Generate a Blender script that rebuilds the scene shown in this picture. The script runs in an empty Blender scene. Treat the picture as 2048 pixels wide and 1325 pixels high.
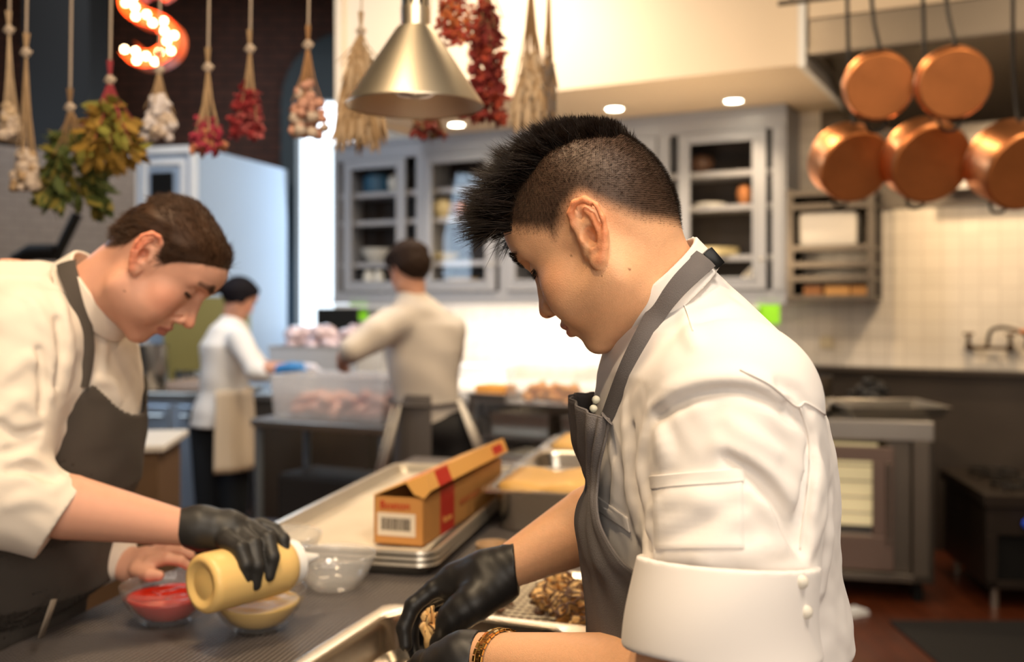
import bpy, bmesh, math, random
import numpy as np
from mathutils import Vector, Matrix, Euler
random.seed(7); rng = np.random.default_rng(7)
S = bpy.context.scene
C = S.collection
PI = math.pi
# ---------------------------------------------------------------- camera
F = 1991.0; CAMZ = 1.5; HOR = 600.0
cam_d = bpy.data.cameras.new('camera'); cam = bpy.data.objects.new('camera', cam_d); C.objects.link(cam)
cam_d.sensor_width = 36; cam_d.lens = F*36/2048; cam_d.clip_start = .05; cam_d.clip_end = 200
cam_d.shift_y = -(662.5-HOR)/2048
cam.location = (0, 0, CAMZ); cam.rotation_euler = (PI/2, 0, 0)
cam_d.dof.use_dof = True; cam_d.dof.focus_distance = 1.06; cam_d.dof.aperture_fstop = 3.4
S.camera = cam
S.view_settings.view_transform = 'Standard'; S.view_settings.look = 'None'; S.view_settings.gamma = 1
S.view_settings.use_curve_mapping = False
S.view_settings.exposure = 0.12
S.cycles.max_bounces = 10; S.cycles.transparent_max_bounces = 32; S.cycles.use_denoising = True
S.cycles.sample_clamp_indirect = 6; S.cycles.caustics_reflective = False; S.cycles.caustics_refractive = False
# ---------------------------------------------------------------- world
W = bpy.data.worlds.new('sky'); S.world = W; W.use_nodes = True
nt = W.node_tree; bg = nt.nodes['Background']; bg.inputs[0].default_value = (.78, .9, 1, 1); bg.inputs[1].default_value = 2.6
# ---------------------------------------------------------------- lamps, fill lights and daylight
def area(name, loc, target, sx, sy, power, col, spread=PI):
    l = bpy.data.lights.new(name, 'AREA'); l.shape = 'RECTANGLE'; l.size = sx; l.size_y = sy; l.energy = power; l.color = col; l.spread = spread
    o = bpy.data.objects.new(name, l); C.objects.link(o); o.location = loc
    o.rotation_euler = (Vector(target)-Vector(loc)).to_track_quat('-Z', 'Y').to_euler()
    return o
def spot(name, loc, target, power, col, ang=70, blend=.6, r=.04):
    l = bpy.data.lights.new(name, 'SPOT'); l.energy = power; l.color = col; l.spot_size = math.radians(ang); l.spot_blend = blend; l.shadow_soft_size = r
    o = bpy.data.objects.new(name, l); C.objects.link(o); o.location = loc
    o.rotation_euler = (Vector(target)-Vector(loc)).to_track_quat('-Z', 'Y').to_euler()
    return o
WARM = (1, .74, .46); NEU = (1, .87, .72); COOL = (.62, .8, 1)
area('shade_streak_light', (-.25, .1, 3.0), (-.2, 2.06, 1.95), .10, .10, 16, WARM)  # small unseen lamp added for the bright streak on the cone shade
# added fill and ceiling lamps behind the photographer, kitchen ceiling lamps, daylight of the arched window
area('front_fill', (.6, -1.9, 2.1), (.15, 1.3, 1.2), 2.6, 1.6, 58, (1, .90, .78))  # unseen soft fill added behind the camera to brighten faces and jackets
area('ceiling_lamp_front', (.7, .3, 3.3), (.3, 1.2, 1.2), .45, .45, 32, NEU)
area('ceiling_lamp_counter', (-.55, 1.1, 3.3), (-.5, 1.9, 1.0), .3, .3, 34, WARM)
area('ceiling_lamp_middle', (.1, 3.6, 3.4), (0, 4.2, 0), .8, .8, 42, WARM)
area('ceiling_lamp_line', (1.9, 2.4, 3.4), (1.9, 4.6, 1.6), .6, .6, 20, WARM)
area('ceiling_lamp_rear', (-.3, 5.0, 3.4), (-.4, 6.2, 1.0), .8, .5, 40, NEU)
area('rear_left_fill', (-2.3, 4.6, 3.9), (-2.2, 7.0, 1.6), .8, .8, 45, (.92, .95, 1))  # unseen fill added to brighten the tall cabinet's front face
area('soffit_fill', (1.0, 5.2, 1.75), (.9, 5.9, 2.7), .9, .3, 9, WARM)  # unseen fill added below the soffit to brighten its underside
area('daylight_arched_window', (-1.62, 8.5, 1.9), (-.7, 3.0, 1.1), 1.0, 2.2, 20, COOL)
area('daylight_side_window', (-3.5, 4.6, 2.2), (-1.0, 4.8, 1.0), 1.6, 1.4, 50, COOL)
# ---------------------------------------------------------------- helpers
def P(px, py, D): return np.array([(px-1024)*D/F, D, CAMZ-(py-HOR)*D/F])
def px2z(py, D): return CAMZ-(py-HOR)*D/F
def px2x(px, D): return (px-1024)*D/F
def mat(name, col=(.5,.5,.5), rough=.5, metal=0., bump=0., bscale=50., noise=0., nscale=8., sss=0., trans=0., emit=None, estr=0., coat=0., attr=None, sheen=0., ior=1.45, alpha=1., spec=.5, wave=None):
    m = bpy.data.materials.new(name); m.use_nodes = True; n = m.node_tree.nodes; l = m.node_tree.links
    b = n['Principled BSDF']; b.inputs['Base Color'].default_value = (*col, 1); b.inputs['Roughness'].default_value = rough; b.inputs['Metallic'].default_value = metal
    b.inputs['IOR'].default_value = ior; b.inputs['Specular IOR Level'].default_value = spec; b.inputs['Alpha'].default_value = alpha
    if trans: b.inputs['Transmission Weight'].default_value = trans
    if sss: b.inputs['Subsurface Weight'].default_value = sss; b.inputs['Subsurface Radius'].default_value = (1., .35, .2); b.inputs['Subsurface Scale'].default_value = .012
    if coat: b.inputs['Coat Weight'].default_value = coat; b.inputs['Coat Roughness'].default_value = .1
    if sheen: b.inputs['Sheen Weight'].default_value = sheen
    if emit: b.inputs['Emission Color'].default_value = (*emit, 1); b.inputs['Emission Strength'].default_value = estr
    tc = n.new('ShaderNodeTexCoord')
    src = None
    if attr:
        a = n.new('ShaderNodeAttribute'); a.attribute_name = attr; src = a.outputs['Color']; l.new(src, b.inputs['Base Color'])
    if noise:
        t = n.new('ShaderNodeTexNoise'); t.inputs['Scale'].default_value = nscale; t.inputs['Detail'].default_value = 5
        l.new(tc.outputs['Object'], t.inputs['Vector'])
        mx = n.new('ShaderNodeMix'); mx.data_type = 'RGBA'; mx.blend_type = 'MULTIPLY'; mx.inputs[0].default_value = 1
        r = n.new('ShaderNodeMapRange'); r.inputs[3].default_value = 1-noise; r.inputs[4].default_value = 1+noise
        l.new(t.outputs[0], r.inputs[0]); l.new(r.outputs[0], mx.inputs[7])
        if src: l.new(src, mx.inputs[6])
        else: mx.inputs[6].default_value = (*col, 1)
        l.new(mx.outputs[2], b.inputs['Base Color'])
    if bump:
        t = n.new('ShaderNodeTexNoise'); t.inputs['Scale'].default_value = bscale; t.inputs['Detail'].default_value = 6
        l.new(tc.outputs['Object'], t.inputs['Vector'])
        bp = n.new('ShaderNodeBump'); bp.inputs['Strength'].default_value = bump; bp.inputs['Distance'].default_value = .004
        l.new(t.outputs[0], bp.inputs['Height']); l.new(bp.outputs[0], b.inputs['Normal'])
    return m
def tag(o, label=None, cat=None, group=None, kind=None):
    if label: o['label'] = label
    if cat: o['category'] = cat
    if group: o['group'] = group
    if kind: o['kind'] = kind
    return o
def thing(name, label, cat, loc=(0,0,0), rz=0, group=None, rot=None):
    o = bpy.data.objects.new(name, None); C.objects.link(o); o.location = loc; o.rotation_euler = rot or (0,0,rz); o.empty_display_size = .1
    return tag(o, label, cat, group)
class MB:
    """collects shapes into one mesh"""
    def __init__(s): s.v=[]; s.f=[]; s.mi=[]; s.cur=0
    def add(s, vs, fs):
        n=len(s.v); s.v += [tuple(map(float,v)) for v in vs]; s.f += [tuple(n+i for i in f) for f in fs]; s.mi += [s.cur]*len(fs); return s
    def box(s, a, b, bev=0):
        (x0,y0,z0),(x1,y1,z1) = [min(p,q) for p,q in zip(a,b)],[max(p,q) for p,q in zip(a,b)]
        if bev:
            bm = bmesh.new(); bmesh.ops.create_cube(bm, size=1)
            for v in bm.verts: v.co = Vector(((x0+x1)/2+v.co.x*(x1-x0),(y0+y1)/2+v.co.y*(y1-y0),(z0+z1)/2+v.co.z*(z1-z0)))
            bmesh.ops.bevel(bm, geom=bm.edges[:], offset=bev, segments=2, affect='EDGES', profile=.5)
            bm.verts.index_update(); r = s.add([v.co for v in bm.verts], [[v.index for v in f.verts] for f in bm.faces]); bm.free(); return r
        return s.add([(x,y,z) for z in (z0,z1) for y in (y0,y1) for x in (x0,x1)], [(0,2,3,1),(4,5,7,6),(0,1,5,4),(2,6,7,3),(0,4,6,2),(1,3,7,5)])
    def tube(s, pts, r, n=10, cap=True, flat=1.0):
        pts = [Vector(p) for p in pts]; rs = r if hasattr(r,'__len__') else [r]*len(pts); vs=[]; fs=[]
        up = None
        for i,p in enumerate(pts):
            t = (pts[min(i+1,len(pts)-1)]-pts[max(i-1,0)]).normalized()
            if up is None: up = Vector((0,0,1)) if abs(t.z)<.9 else Vector((1,0,0))
            a = t.cross(up); a = a.normalized() if a.length>1e-5 else t.orthogonal().normalized(); b = a.cross(t).normalized(); up = b
            for k in range(n):
                an = 2*PI*k/n; vs.append(p+a*math.cos(an)*rs[i]+b*math.sin(an)*rs[i]*flat)
        for i in range(len(pts)-1):
            for k in range(n): fs.append((i*n+k, i*n+(k+1)%n, (i+1)*n+(k+1)%n, (i+1)*n+k))
        if cap: fs.append(tuple(range(n))[::-1]); fs.append(tuple((len(pts)-1)*n+k for k in range(n)))
        return s.add(vs, fs)
    def lathe(s, prof, o=(0,0,0), n=40, M=None):
        vs=[]; fs=[]; m=len(prof)
        for k in range(n):
            an=2*PI*k/n
            for r,z in prof:
                p = Vector((r*math.cos(an), r*math.sin(an), z)); p = (M@p) if M is not None else p; vs.append(p+Vector(o))
        for k in range(n):
            for i in range(m-1): fs.append((k*m+i, ((k+1)%n)*m+i, ((k+1)%n)*m+i+1, k*m+i+1))
        return s.add(vs, fs)
    def blob(s, c, r, seg=12, rough=0., M=None, sd=0):
        rr = r if hasattr(r,'__len__') else (r,r,r); vs=[]; fs=[]; n=seg; m=seg//2+1
        R = random.Random(sd*131+int(abs(c[0])*9973)+int(abs(c[2])*7919)) if rough else None
        for i in range(m):
            th=PI*i/(m-1)
            for k in range(n):
                q = 1+(R.uniform(-rough,rough) if R and 0<i<m-1 else 0); an=2*PI*k/n
                p = Vector((rr[0]*math.sin(th)*math.cos(an)*q, rr[1]*math.sin(th)*math.sin(an)*q, rr[2]*math.cos(th)*q)); p=(M@p) if M is not None else p
                vs.append(p+Vector(c))
        for i in range(m-1):
            for k in range(n): fs.append((i*n+k,(i+1)*n+k,(i+1)*n+(k+1)%n,i*n+(k+1)%n))
        return s.add(vs, fs)
    def prism(s, poly, M, h):
        """poly: 2-D outline in xy, extruded h along z, then transformed by M (4x4)"""
        n=len(poly); vs=[M@Vector((x,y,0)) for x,y in poly]+[M@Vector((x,y,h)) for x,y in poly]
        fs=[tuple(range(n))[::-1], tuple(range(n,2*n))]+[(i,(i+1)%n,n+(i+1)%n,n+i) for i in range(n)]
        return s.add(vs, fs)
    def build(s, name, m=None, parent=None, smooth=False, bev=0, M=None, loc=None):
        me = bpy.data.meshes.new(name); me.from_pydata(s.v, [], s.f)
        if M is not None: me.transform(M)
        bm = bmesh.new(); bm.from_mesh(me); bmesh.ops.recalc_face_normals(bm, faces=bm.faces[:]); bm.to_mesh(me); bm.free()
        for q in (m if isinstance(m,(list,tuple)) else [m]):
            if q: me.materials.append(q)
        if isinstance(m,(list,tuple)): me.polygons.foreach_set('material_index', s.mi)
        if smooth: me.shade_smooth()
        o = bpy.data.objects.new(name, me); C.objects.link(o)
        if smooth == 'auto':
            try: me.set_sharp_from_angle(angle=.6)
            except Exception: pass
        if bev:
            md = o.modifiers.new('bevel','BEVEL'); md.width = bev; md.segments = 2; md.limit_method='ANGLE'
        if parent is not None: o.parent = parent
        if loc is not None: o.location = loc
        return o
def copy_tree(o, parent=None, ch=None):
    c = o.copy(); C.objects.link(c)
    if parent is not None: c.parent = parent
    for k in [q for q in list(o.children)]: copy_tree(k, c)
    return c
def struct(mb, name, m, **k): return tag(mb.build(name, m, **k), kind='structure')
def text(body, size, m, parent, loc, rot, name='lettering', ext=.0006, sx=1.):
    cu = bpy.data.curves.new(name, 'FONT'); cu.body = body; cu.size = size; cu.extrude = ext; cu.align_x='CENTER'; cu.align_y='CENTER'
    o = bpy.data.objects.new(name+'_src', cu); C.objects.link(o); bpy.context.view_layer.update()
    me = bpy.data.meshes.new_from_object(o); bpy.data.objects.remove(o); me.materials.clear(); me.materials.append(m); me.name = name
    t = bpy.data.objects.new(name, me); C.objects.link(t); t.parent = parent; t.location = loc; t.rotation_euler = rot; t.scale = (sx,1,1)
    return t
# ---------------------------------------------------------------- distance-field modelling (bodies, clothes, hands)
def V3(*a): return np.array(a, dtype=np.float32)
def smin(a, b, k):
    h = np.maximum(k-np.abs(a-b), 0)/k; return np.minimum(a,b)-h*h*k*.25
def smax(a, b, k): return -smin(-a,-b,k)
def cone(p, a, b, ra, rb, flat=None):
    a=np.asarray(a,np.float32); b=np.asarray(b,np.float32); ba=b-a; L2=float(ba@ba); pa=p-a
    t=np.clip(pa@ba/L2,0,1); q=pa-t[:,None]*ba
    if flat is not None:   # flat=(axis, factor): thinner along axis
        ax=np.asarray(flat[0],np.float32); ax=ax/np.linalg.norm(ax); c=q@ax; q=q+(c*(1/flat[1]-1))[:,None]*ax
        return (np.sqrt((q*q).sum(1))-(ra+(rb-ra)*t))*.85
    return np.sqrt((q*q).sum(1))-(ra+(rb-ra)*t)
def ell(p, c, r, R=None):
    q=p-np.asarray(c,np.float32)
    if R is not None: q=q@np.asarray(R,np.float32)   # columns of R are the axes
    r=np.asarray(r,np.float32); k0=np.sqrt(((q/r)**2).sum(1)); k1=np.sqrt(((q/(r*r))**2).sum(1)); return k0*(k0-1)/np.maximum(k1,1e-6)
def chain(p, pts, rs, k=.0, flat=None):
    d=None
    for i in range(len(pts)-1):
        e=cone(p,pts[i],pts[i+1],rs[i],rs[i+1],flat); d = e if d is None else (smin(d,e,k) if k else np.minimum(d,e))
    return d
def loft(p, sec, ax=2):
    """stack of ellipses: rows (z, cx, cy, rx, ry, rot)"""
    s=np.array([r if len(r)==6 else (*r,0.) for r in sec],np.float32); s=s[np.argsort(s[:,0])]
    z=p[:,2]; g=lambda i: np.interp(z,s[:,0],s[:,i]).astype(np.float32)
    cx,cy,rx,ry,ro=g(1),g(2),g(3),g(4),g(5); x=p[:,0]-cx; y=p[:,1]-cy; c=np.cos(ro); q=np.sin(ro); u=(x*c+y*q); v=(-x*q+y*c)
    k0=np.sqrt((u/rx)**2+(v/ry)**2); k1=np.sqrt((u/rx**2)**2+(v/ry**2)**2); d=k0*(k0-1)/np.maximum(k1,1e-6)
    d=np.where(k0<.2, -np.minimum(rx,ry)*.8, d)
    e=np.maximum(z-s[-1,0], s[0,0]-z)
    return np.where(e>0, np.sqrt(np.maximum(d,0)**2+e*e), np.maximum(d,e) if False else d)
def nets(f, lo, hi, h, B=8):
    lo=np.array(lo,float); hi=np.array(hi,float); nb=np.ceil((hi-lo)/(h*B)).astype(int); n=nb*B+1
    ctr=np.stack(np.meshgrid(*[(np.arange(k)+.5)*h*B for k in nb],indexing='ij'),-1).reshape(-1,3)+lo
    dc=np.concatenate([f(ctr[i:i+200000].astype(np.float32)) for i in range(0,len(ctr),200000)])
    G=np.repeat(np.repeat(np.repeat(np.where(dc.reshape(nb)>0,1,-1).astype(np.float32),B,0),B,1),B,2)
    G=np.pad(G,((0,1),)*3,mode='edge')
    act=np.nonzero(np.abs(dc)<h*B*1.15)[0]; bi=np.stack(np.unravel_index(act,nb),1)*B
    loc=np.stack(np.meshgrid(*[np.arange(B+1)]*3,indexing='ij'),-1).reshape(-1,3)
    for i in range(0,len(bi),400):
        ii=(bi[i:i+400,None,:]+loc[None]).reshape(-1,3); d=f((ii*h+lo).astype(np.float32)); G[ii[:,0],ii[:,1],ii[:,2]]=d
    sg=G<0; c=sg[:-1,:-1,:-1].astype(np.int8)
    sl=[(slice(0,-1),slice(1,None))[k] for k in (0,1)]
    cnt=sum(sg[sl[a],sl[b],sl[e]].astype(np.int8) for a in (0,1) for b in (0,1) for e in (0,1))
    cells=np.stack(np.nonzero((cnt>0)&(cnt<8)),1); idx=-np.ones(np.array(G.shape)-1,np.int64); idx[tuple(cells.T)]=np.arange(len(cells))
    acc=np.zeros((len(cells),3)); w=np.zeros(len(cells)); cor=[(a,b,e) for a in (0,1) for b in (0,1) for e in (0,1)]
    for a in cor:
        for ax in range(3):
            if a[ax]: continue
            b=list(a); b[ax]=1; ga=G[tuple((cells+a).T)]; gb=G[tuple((cells+b).T)]; m=(ga<0)!=(gb<0)
            t=np.where(m, ga/np.where(m,ga-gb,1), 0); pt=np.array(a,float)[None]+np.zeros((len(cells),3)); pt[:,ax]+=t
            acc[m]+=pt[m]; w[m]+=1
    vs=(cells+acc/w[:,None])*h+lo; quads=[]
    for ax in range(3):
        u,v=(ax+1)%3,(ax+2)%3; A=[slice(1,-1)]*3; A[ax]=slice(0,-1); Bs=list(A); Bs[ax]=slice(1,None)
        s0=sg[tuple(A)]; s1=sg[tuple(Bs)]; e=np.stack(np.nonzero(s0!=s1),1)
        off=np.array([1,1,1]); off[ax]=0; e=e+off; fl=s0[tuple((e-off).T)]
        def q(du,dv): c=e.copy(); c[:,u]-=du; c[:,v]-=dv; return idx[tuple(c.T)]
        qd=np.stack([q(1,1),q(0,1),q(0,0),q(1,0)],1); qd[~fl]=qd[~fl][:,::-1]; quads.append(qd[(qd>=0).all(1)])
    return vs, np.concatenate(quads)
def npmesh(name, vs, quads, m, parent=None, smooth=True, col=None, relax=0):
    vs=np.asarray(vs,np.float64); k=quads.shape[1]
    for _ in range(relax):
        acc=np.zeros_like(vs); cnt=np.zeros(len(vs))
        for i in range(k):
            a=quads[:,i]; b=quads[:,(i+1)%k]; np.add.at(acc,a,vs[b]); np.add.at(cnt,a,1)
        vs=vs*.5+.5*acc/np.maximum(cnt,1)[:,None]
    me=bpy.data.meshes.new(name); me.vertices.add(len(vs)); me.vertices.foreach_set('co', vs.astype(np.float32).ravel())
    me.loops.add(quads.size); me.loops.foreach_set('vertex_index', quads.astype(np.int32).ravel())
    me.polygons.add(len(quads)); me.polygons.foreach_set('loop_start', np.arange(0,quads.size,k,dtype=np.int32))
    try: me.polygons.foreach_set('loop_total', np.full(len(quads),k,dtype=np.int32))
    except Exception: pass
    me.update(calc_edges=True); me.validate()
    if smooth: me.shade_smooth()
    if col is not None:
        at=me.color_attributes.new('Col','FLOAT_COLOR','POINT'); at.data.foreach_set('color', np.concatenate([col,np.ones((len(col),1))],1).astype(np.float32).ravel())
    for q in (m if isinstance(m,(list,tuple)) else [m]): me.materials.append(q)
    o=bpy.data.objects.new(name,me); C.objects.link(o)
    if parent is not None: o.parent=parent; o.matrix_parent_inverse=parent.matrix_basis.inverted()
    return o
def sdfobj(name, f, lo, hi, h, m, parent=None, colf=None, relax=1):
    vs,q=nets(f,lo,hi,h); return npmesh(name, vs, q, m, parent, col=colf(vs.astype(np.float32)) if colf else None, relax=relax)
def grad(f, p, e=.001):
    p=np.asarray(p,np.float32); g=np.stack([f(p+np.eye(3,dtype=np.float32)[i]*e)-f(p-np.eye(3,dtype=np.float32)[i]*e) for i in range(3)],1)
    return g/np.maximum(np.linalg.norm(g,axis=1),1e-9)[:,None]
def hit(f, px, py, d0=.6, d1=2.6):
    """first surface point of the field f seen at a photo pixel"""
    px=np.atleast_1d(px).astype(float); py=np.atleast_1d(py).astype(float); dr=np.stack([(px-1024)/F, np.ones_like(px), -(py-HOR)/F],1); D=np.full(len(px),d0)
    for _ in range(160):
        d=f((dr*D[:,None]+[0,0,CAMZ]).astype(np.float32)); D=np.minimum(D+np.where(np.abs(d)>2e-4,d*.8,0),d1)
    return dr*D[:,None]+[0,0,CAMZ]
def ribbon(name, pts, nrm, side, w, th, m, parent, sub=1):
    """a strap: pts on a surface with outward normals, side = width direction"""
    pts=np.asarray(pts); n=len(pts); vs=[]; 
    for i in range(n):
        for (a,b) in ((-.5,0),(-.25,1.15),(0,1.25),(.25,1.15),(.5,0),(.5,-1),(-.5,-1)):
            vs.append(pts[i]+side[i]*w[i]*a+nrm[i]*th*b)
    q=[]; k=7
    for i in range(n-1):
        for j in range(k): q.append((i*k+j, i*k+(j+1)%k, (i+1)*k+(j+1)%k, (i+1)*k+j))
    mb=MB(); mb.add(vs,q+[tuple(range(k)),tuple((n-1)*k+j for j in range(k))[::-1]]); o=mb.build(name,m,smooth='auto')
    if parent is not None: o.parent=parent; o.matrix_parent_inverse=parent.matrix_basis.inverted()
    return o
def cr(pts, n=8):
    """Catmull-Rom through points"""
    p=np.asarray(pts,float); p=np.vstack([2*p[0]-p[1],p,2*p[-1]-p[-2]]); out=[]
    for i in range(1,len(p)-2):
        for t in np.linspace(0,1,n,endpoint=False):
            a,b,c,d=p[i-1],p[i],p[i+1],p[i+2]; out.append(.5*((2*b)+(-a+c)*t+(2*a-5*b+4*c-d)*t*t+(-a+3*b-3*c+d)*t**3))
    out.append(p[-2]); return np.array(out)
# ---------------------------------------------------------------- room shell
def tilemat(name,c1,c2,sx,sy,rough=.35,mortar=.02,offset=0.,bump=.3,rot=None,vec='Object',noise=0):
    m=bpy.data.materials.new(name); m.use_nodes=True; n=m.node_tree.nodes; l=m.node_tree.links; b=n['Principled BSDF']; b.inputs['Roughness'].default_value=rough
    tc=n.new('ShaderNodeTexCoord'); sp=n.new('ShaderNodeSeparateXYZ'); cb=n.new('ShaderNodeCombineXYZ'); l.new(tc.outputs['Object'],sp.inputs[0])
    a=sp.outputs[0]; l.new(a if vec=='Object' else sp.outputs[1],cb.inputs[0]); l.new(sp.outputs[2] if vec=='Object' else sp.outputs[0],cb.inputs[1])
    t=n.new('ShaderNodeTexBrick'); t.offset=offset; t.inputs['Color1'].default_value=(*c1,1); t.inputs['Color2'].default_value=(*[k*.93 for k in c1],1); t.inputs['Mortar'].default_value=(*c2,1)
    t.inputs['Scale'].default_value=1; t.inputs['Brick Width'].default_value=sx; t.inputs['Row Height'].default_value=sy; t.inputs['Mortar Size'].default_value=mortar*min(sx,sy); t.inputs['Mortar Smooth'].default_value=.3
    l.new(cb.outputs[0],t.inputs[0]); src=t.outputs[0]
    if noise:
        q=n.new('ShaderNodeTexNoise'); q.inputs['Scale'].default_value=6; q.inputs['Detail'].default_value=6; l.new(tc.outputs['Object'],q.inputs[0]); mx=n.new('ShaderNodeMix'); mx.data_type='RGBA'; mx.blend_type='MULTIPLY'; mx.inputs[0].default_value=1
        r=n.new('ShaderNodeMapRange'); r.inputs[3].default_value=1-noise; r.inputs[4].default_value=1+noise; l.new(q.outputs[0],r.inputs[0]); l.new(r.outputs[0],mx.inputs[7]); l.new(src,mx.inputs[6]); src=mx.outputs[2]
    l.new(src,b.inputs['Base Color']); bp=n.new('ShaderNodeBump'); bp.inputs['Strength'].default_value=bump; bp.inputs['Distance'].default_value=.004; bp.invert=True; l.new(t.outputs['Fac'],bp.inputs['Height']); l.new(bp.outputs[0],b.inputs['Normal']); return m
M_brick=tilemat('dark_red_brick',(.085,.035,.025),(.03,.02,.018),.24,.08,.85,.12,.5,.6,noise=.45)
M_tile=tilemat('cream_tile',(.78,.70,.60),(.55,.48,.40),.105,.105,.25,.035)
M_gtile=tilemat('grey_tile',(.15,.14,.14),(.09,.085,.085),.10,.05,.3,.05,.5)
M_wood=tilemat('dark_wood_floor',(.085,.020,.007),(.015,.006,.003),1.1,.085,.30,.03,.37,.2,vec='XY',noise=.4)
M_cream=mat('cream_plaster',(.68,.54,.38),.7,noise=.04,nscale=2)
M_ceil=mat('dark_ceiling',(.03,.028,.027),.9)
M_steel=mat('stainless_steel',(.40,.375,.34),.30,metal=.9,noise=.08,nscale=3,bump=.05,bscale=60)
M_steeld=mat('dark_stainless',(.16,.135,.11),.38,metal=.85,noise=.15,nscale=4)
M_alu=mat('aluminium',(.72,.66,.56),.32,metal=.85,noise=.08,nscale=12)
M_stove=mat('dimmed_stove_steel',(.045,.034,.027),.42,metal=.7,noise=.3,nscale=5)  # stove steel darkened in its colour, as the fill overlights this corner
M_black=mat('black_enamel',(.006,.006,.006),.7,spec=.2)
M_bluegrey=mat('blue_grey_paint',(.32,.33,.36),.38,noise=.03,nscale=5)
M_glass=mat('clear_glass',(.95,.97,.97),.02,trans=1.,ior=1.45)
def facing(n,l,lo=.035,hi=.55):
    w=n.new('ShaderNodeLayerWeight'); w.inputs[0].default_value=.5; p=n.new('ShaderNodeMath'); p.operation='POWER'; p.inputs[1].default_value=4.; l.new(w.outputs['Facing'],p.inputs[0]); r=n.new('ShaderNodeMapRange'); r.inputs[3].default_value=lo; r.inputs[4].default_value=hi; l.new(p.outputs[0],r.inputs[0]); return r
def pane_mat(name,tint=(1,1,1),gloss=.08):
    m=bpy.data.materials.new(name); m.use_nodes=True; n=m.node_tree.nodes; l=m.node_tree.links; n.remove(n['Principled BSDF']); t=n.new('ShaderNodeBsdfTransparent'); t.inputs[0].default_value=(*tint,1); g=n.new('ShaderNodeBsdfGlossy'); g.inputs['Roughness'].default_value=.03
    x=n.new('ShaderNodeMixShader'); f=facing(n,l); l.new(f.outputs[0],x.inputs[0]); l.new(t.outputs[0],x.inputs[1]); l.new(g.outputs[0],x.inputs[2]); l.new(x.outputs[0],n['Material Output'].inputs[0]); return m
M_pane=pane_mat('pane')
M_white=mat('white_enamel',(.80,.82,.84),.35)
M_bulb=mat('lamp_glow',(1,1,1),.5,emit=(1,.86,.62),estr=40)
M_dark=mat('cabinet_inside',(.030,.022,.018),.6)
mb=MB(); mb.box((-6,-2.6,-.1),(5,10,0)); struct(mb,'floor',M_wood)
mb=MB(); mb.box((-6,-2.6,4.3),(5,10,4.4)); struct(mb,'ceiling',M_ceil)
mb=MB(); mb.box((-6.1,-2.6,0),(-6,10,4.3)); struct(mb,'wall_left',M_brick)
mb=MB(); mb.box((5,-2.6,0),(5.1,10,4.3)); struct(mb,'wall_right',M_cream)
mb=MB(); mb.box((-6,-2.7,0),(5,-2.6,4.3)); struct(mb,'wall_front',M_cream)
# brick wall with the arched window
WX0,WX1,WZ0,WZ1=-1.93,-.78,1.20,3.25
mb=MB(); y0,y1=8.75,9.1
mb.box((-6,y0,0),(WX0,y1,4.3)); mb.box((WX1,y0,0),(.2,y1,4.3)); mb.box((WX0,y0,0),(WX1,y1,WZ0))
pts=[(WX0,4.3),(WX1,4.3)]+[( (WX0+WX1)/2+(WX1-WX0)/2*math.cos(a), WZ1+.55*math.sin(a)) for a in np.linspace(0,PI,17)]
mb.prism(pts,Matrix(((1,0,0,0),(0,0,1,y0),(0,1,0,0),(0,0,0,1))),.35); struct(mb,'wall_back',M_brick)
M_teal=mat('dark_teal_paint',(.010,.028,.040),.5)
mb=MB(); f=.10; yy=8.70
mb.box((WX0-.09,yy,WZ0-.02),(WX0+.04,yy+.16,WZ1)); mb.box((WX1-.06,yy,WZ0),(WX1+.06,yy+.16,WZ1)); mb.box((WX0,yy,WZ0-.06),(WX1,yy+.2,WZ0+.03)); 
pts=[(WX0-.09,WZ1),(WX1+.09,WZ1)]+[((WX0+WX1)/2+((WX1-WX0)/2+.09)*math.cos(a),WZ1+.62*math.sin(a)) for a in np.linspace(0,PI,17)][1:-1]
mb.prism(pts,Matrix(((1,0,0,0),(0,0,1,yy+.02),(0,1,0,0),(0,0,0,1))),.10); w1=struct(mb,'window_1',M_teal)
mb=MB(); mb.box((WX0,yy+.07,WZ0),(WX1,yy+.075,WZ1)); mb.build('pane',M_pane,w1)
mb=MB(); mb.box((WX0+.55,yy+.05,WZ0),(WX0+.585,yy+.09,WZ1)); mb.build('mullion',M_teal,w1)
# oblique rear wall (frame: u along the wall, d towards the room)
A0=Vector((-1.38,7.7,0)); RZ=-math.radians(27.8); MW=Matrix.Translation(A0)@Matrix.Rotation(RZ,4,'Z')   # local: x=u, y=-d, z
def uof(px,dd=0): 
    a=A0+Vector((math.sin(RZ)*dd,-math.cos(RZ)*dd,0)); k=(px-1024)/F; return (k*a.y-a.x)/(math.cos(RZ)-k*math.sin(RZ))
def wob(name,label=None,cat=None,group=None): o=thing(name,label,cat,A0,RZ,group); return o
def wstruct(mb,name,m): o=mb.build(name,m); o.location=A0; o.rotation_euler=(0,0,RZ); return tag(o,kind='structure')
mb=MB(); mb.box((-.05,.36,0),(6.6,.50,4.3)); wstruct(mb,'wall_rear',M_tile)
mb=MB(); mb.box((-.05,.50,0),(.06,1.6,4.3)); wstruct(mb,'wall_return',M_cream)
mb=MB(); uR=uof(1607); uR1=uof(1599,1.0); mb.box((uof(690,1.0),-1.0,2.70),(uR1,.36,4.3)); wstruct(mb,'wall_bulkhead',M_cream)
mb=MB(); mb.box((uR1,-1.03,2.68),(uR1+.035,.36,4.3)); wstruct(mb,'trim_1',mat('pale_trim',(.72,.70,.66),.4))
mb=MB(); mb.box((uof(686,1.0)-.04,-1.03,2.68),(uof(690,1.0),.36,4.3)); wstruct(mb,'trim_2',M_cream)
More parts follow.
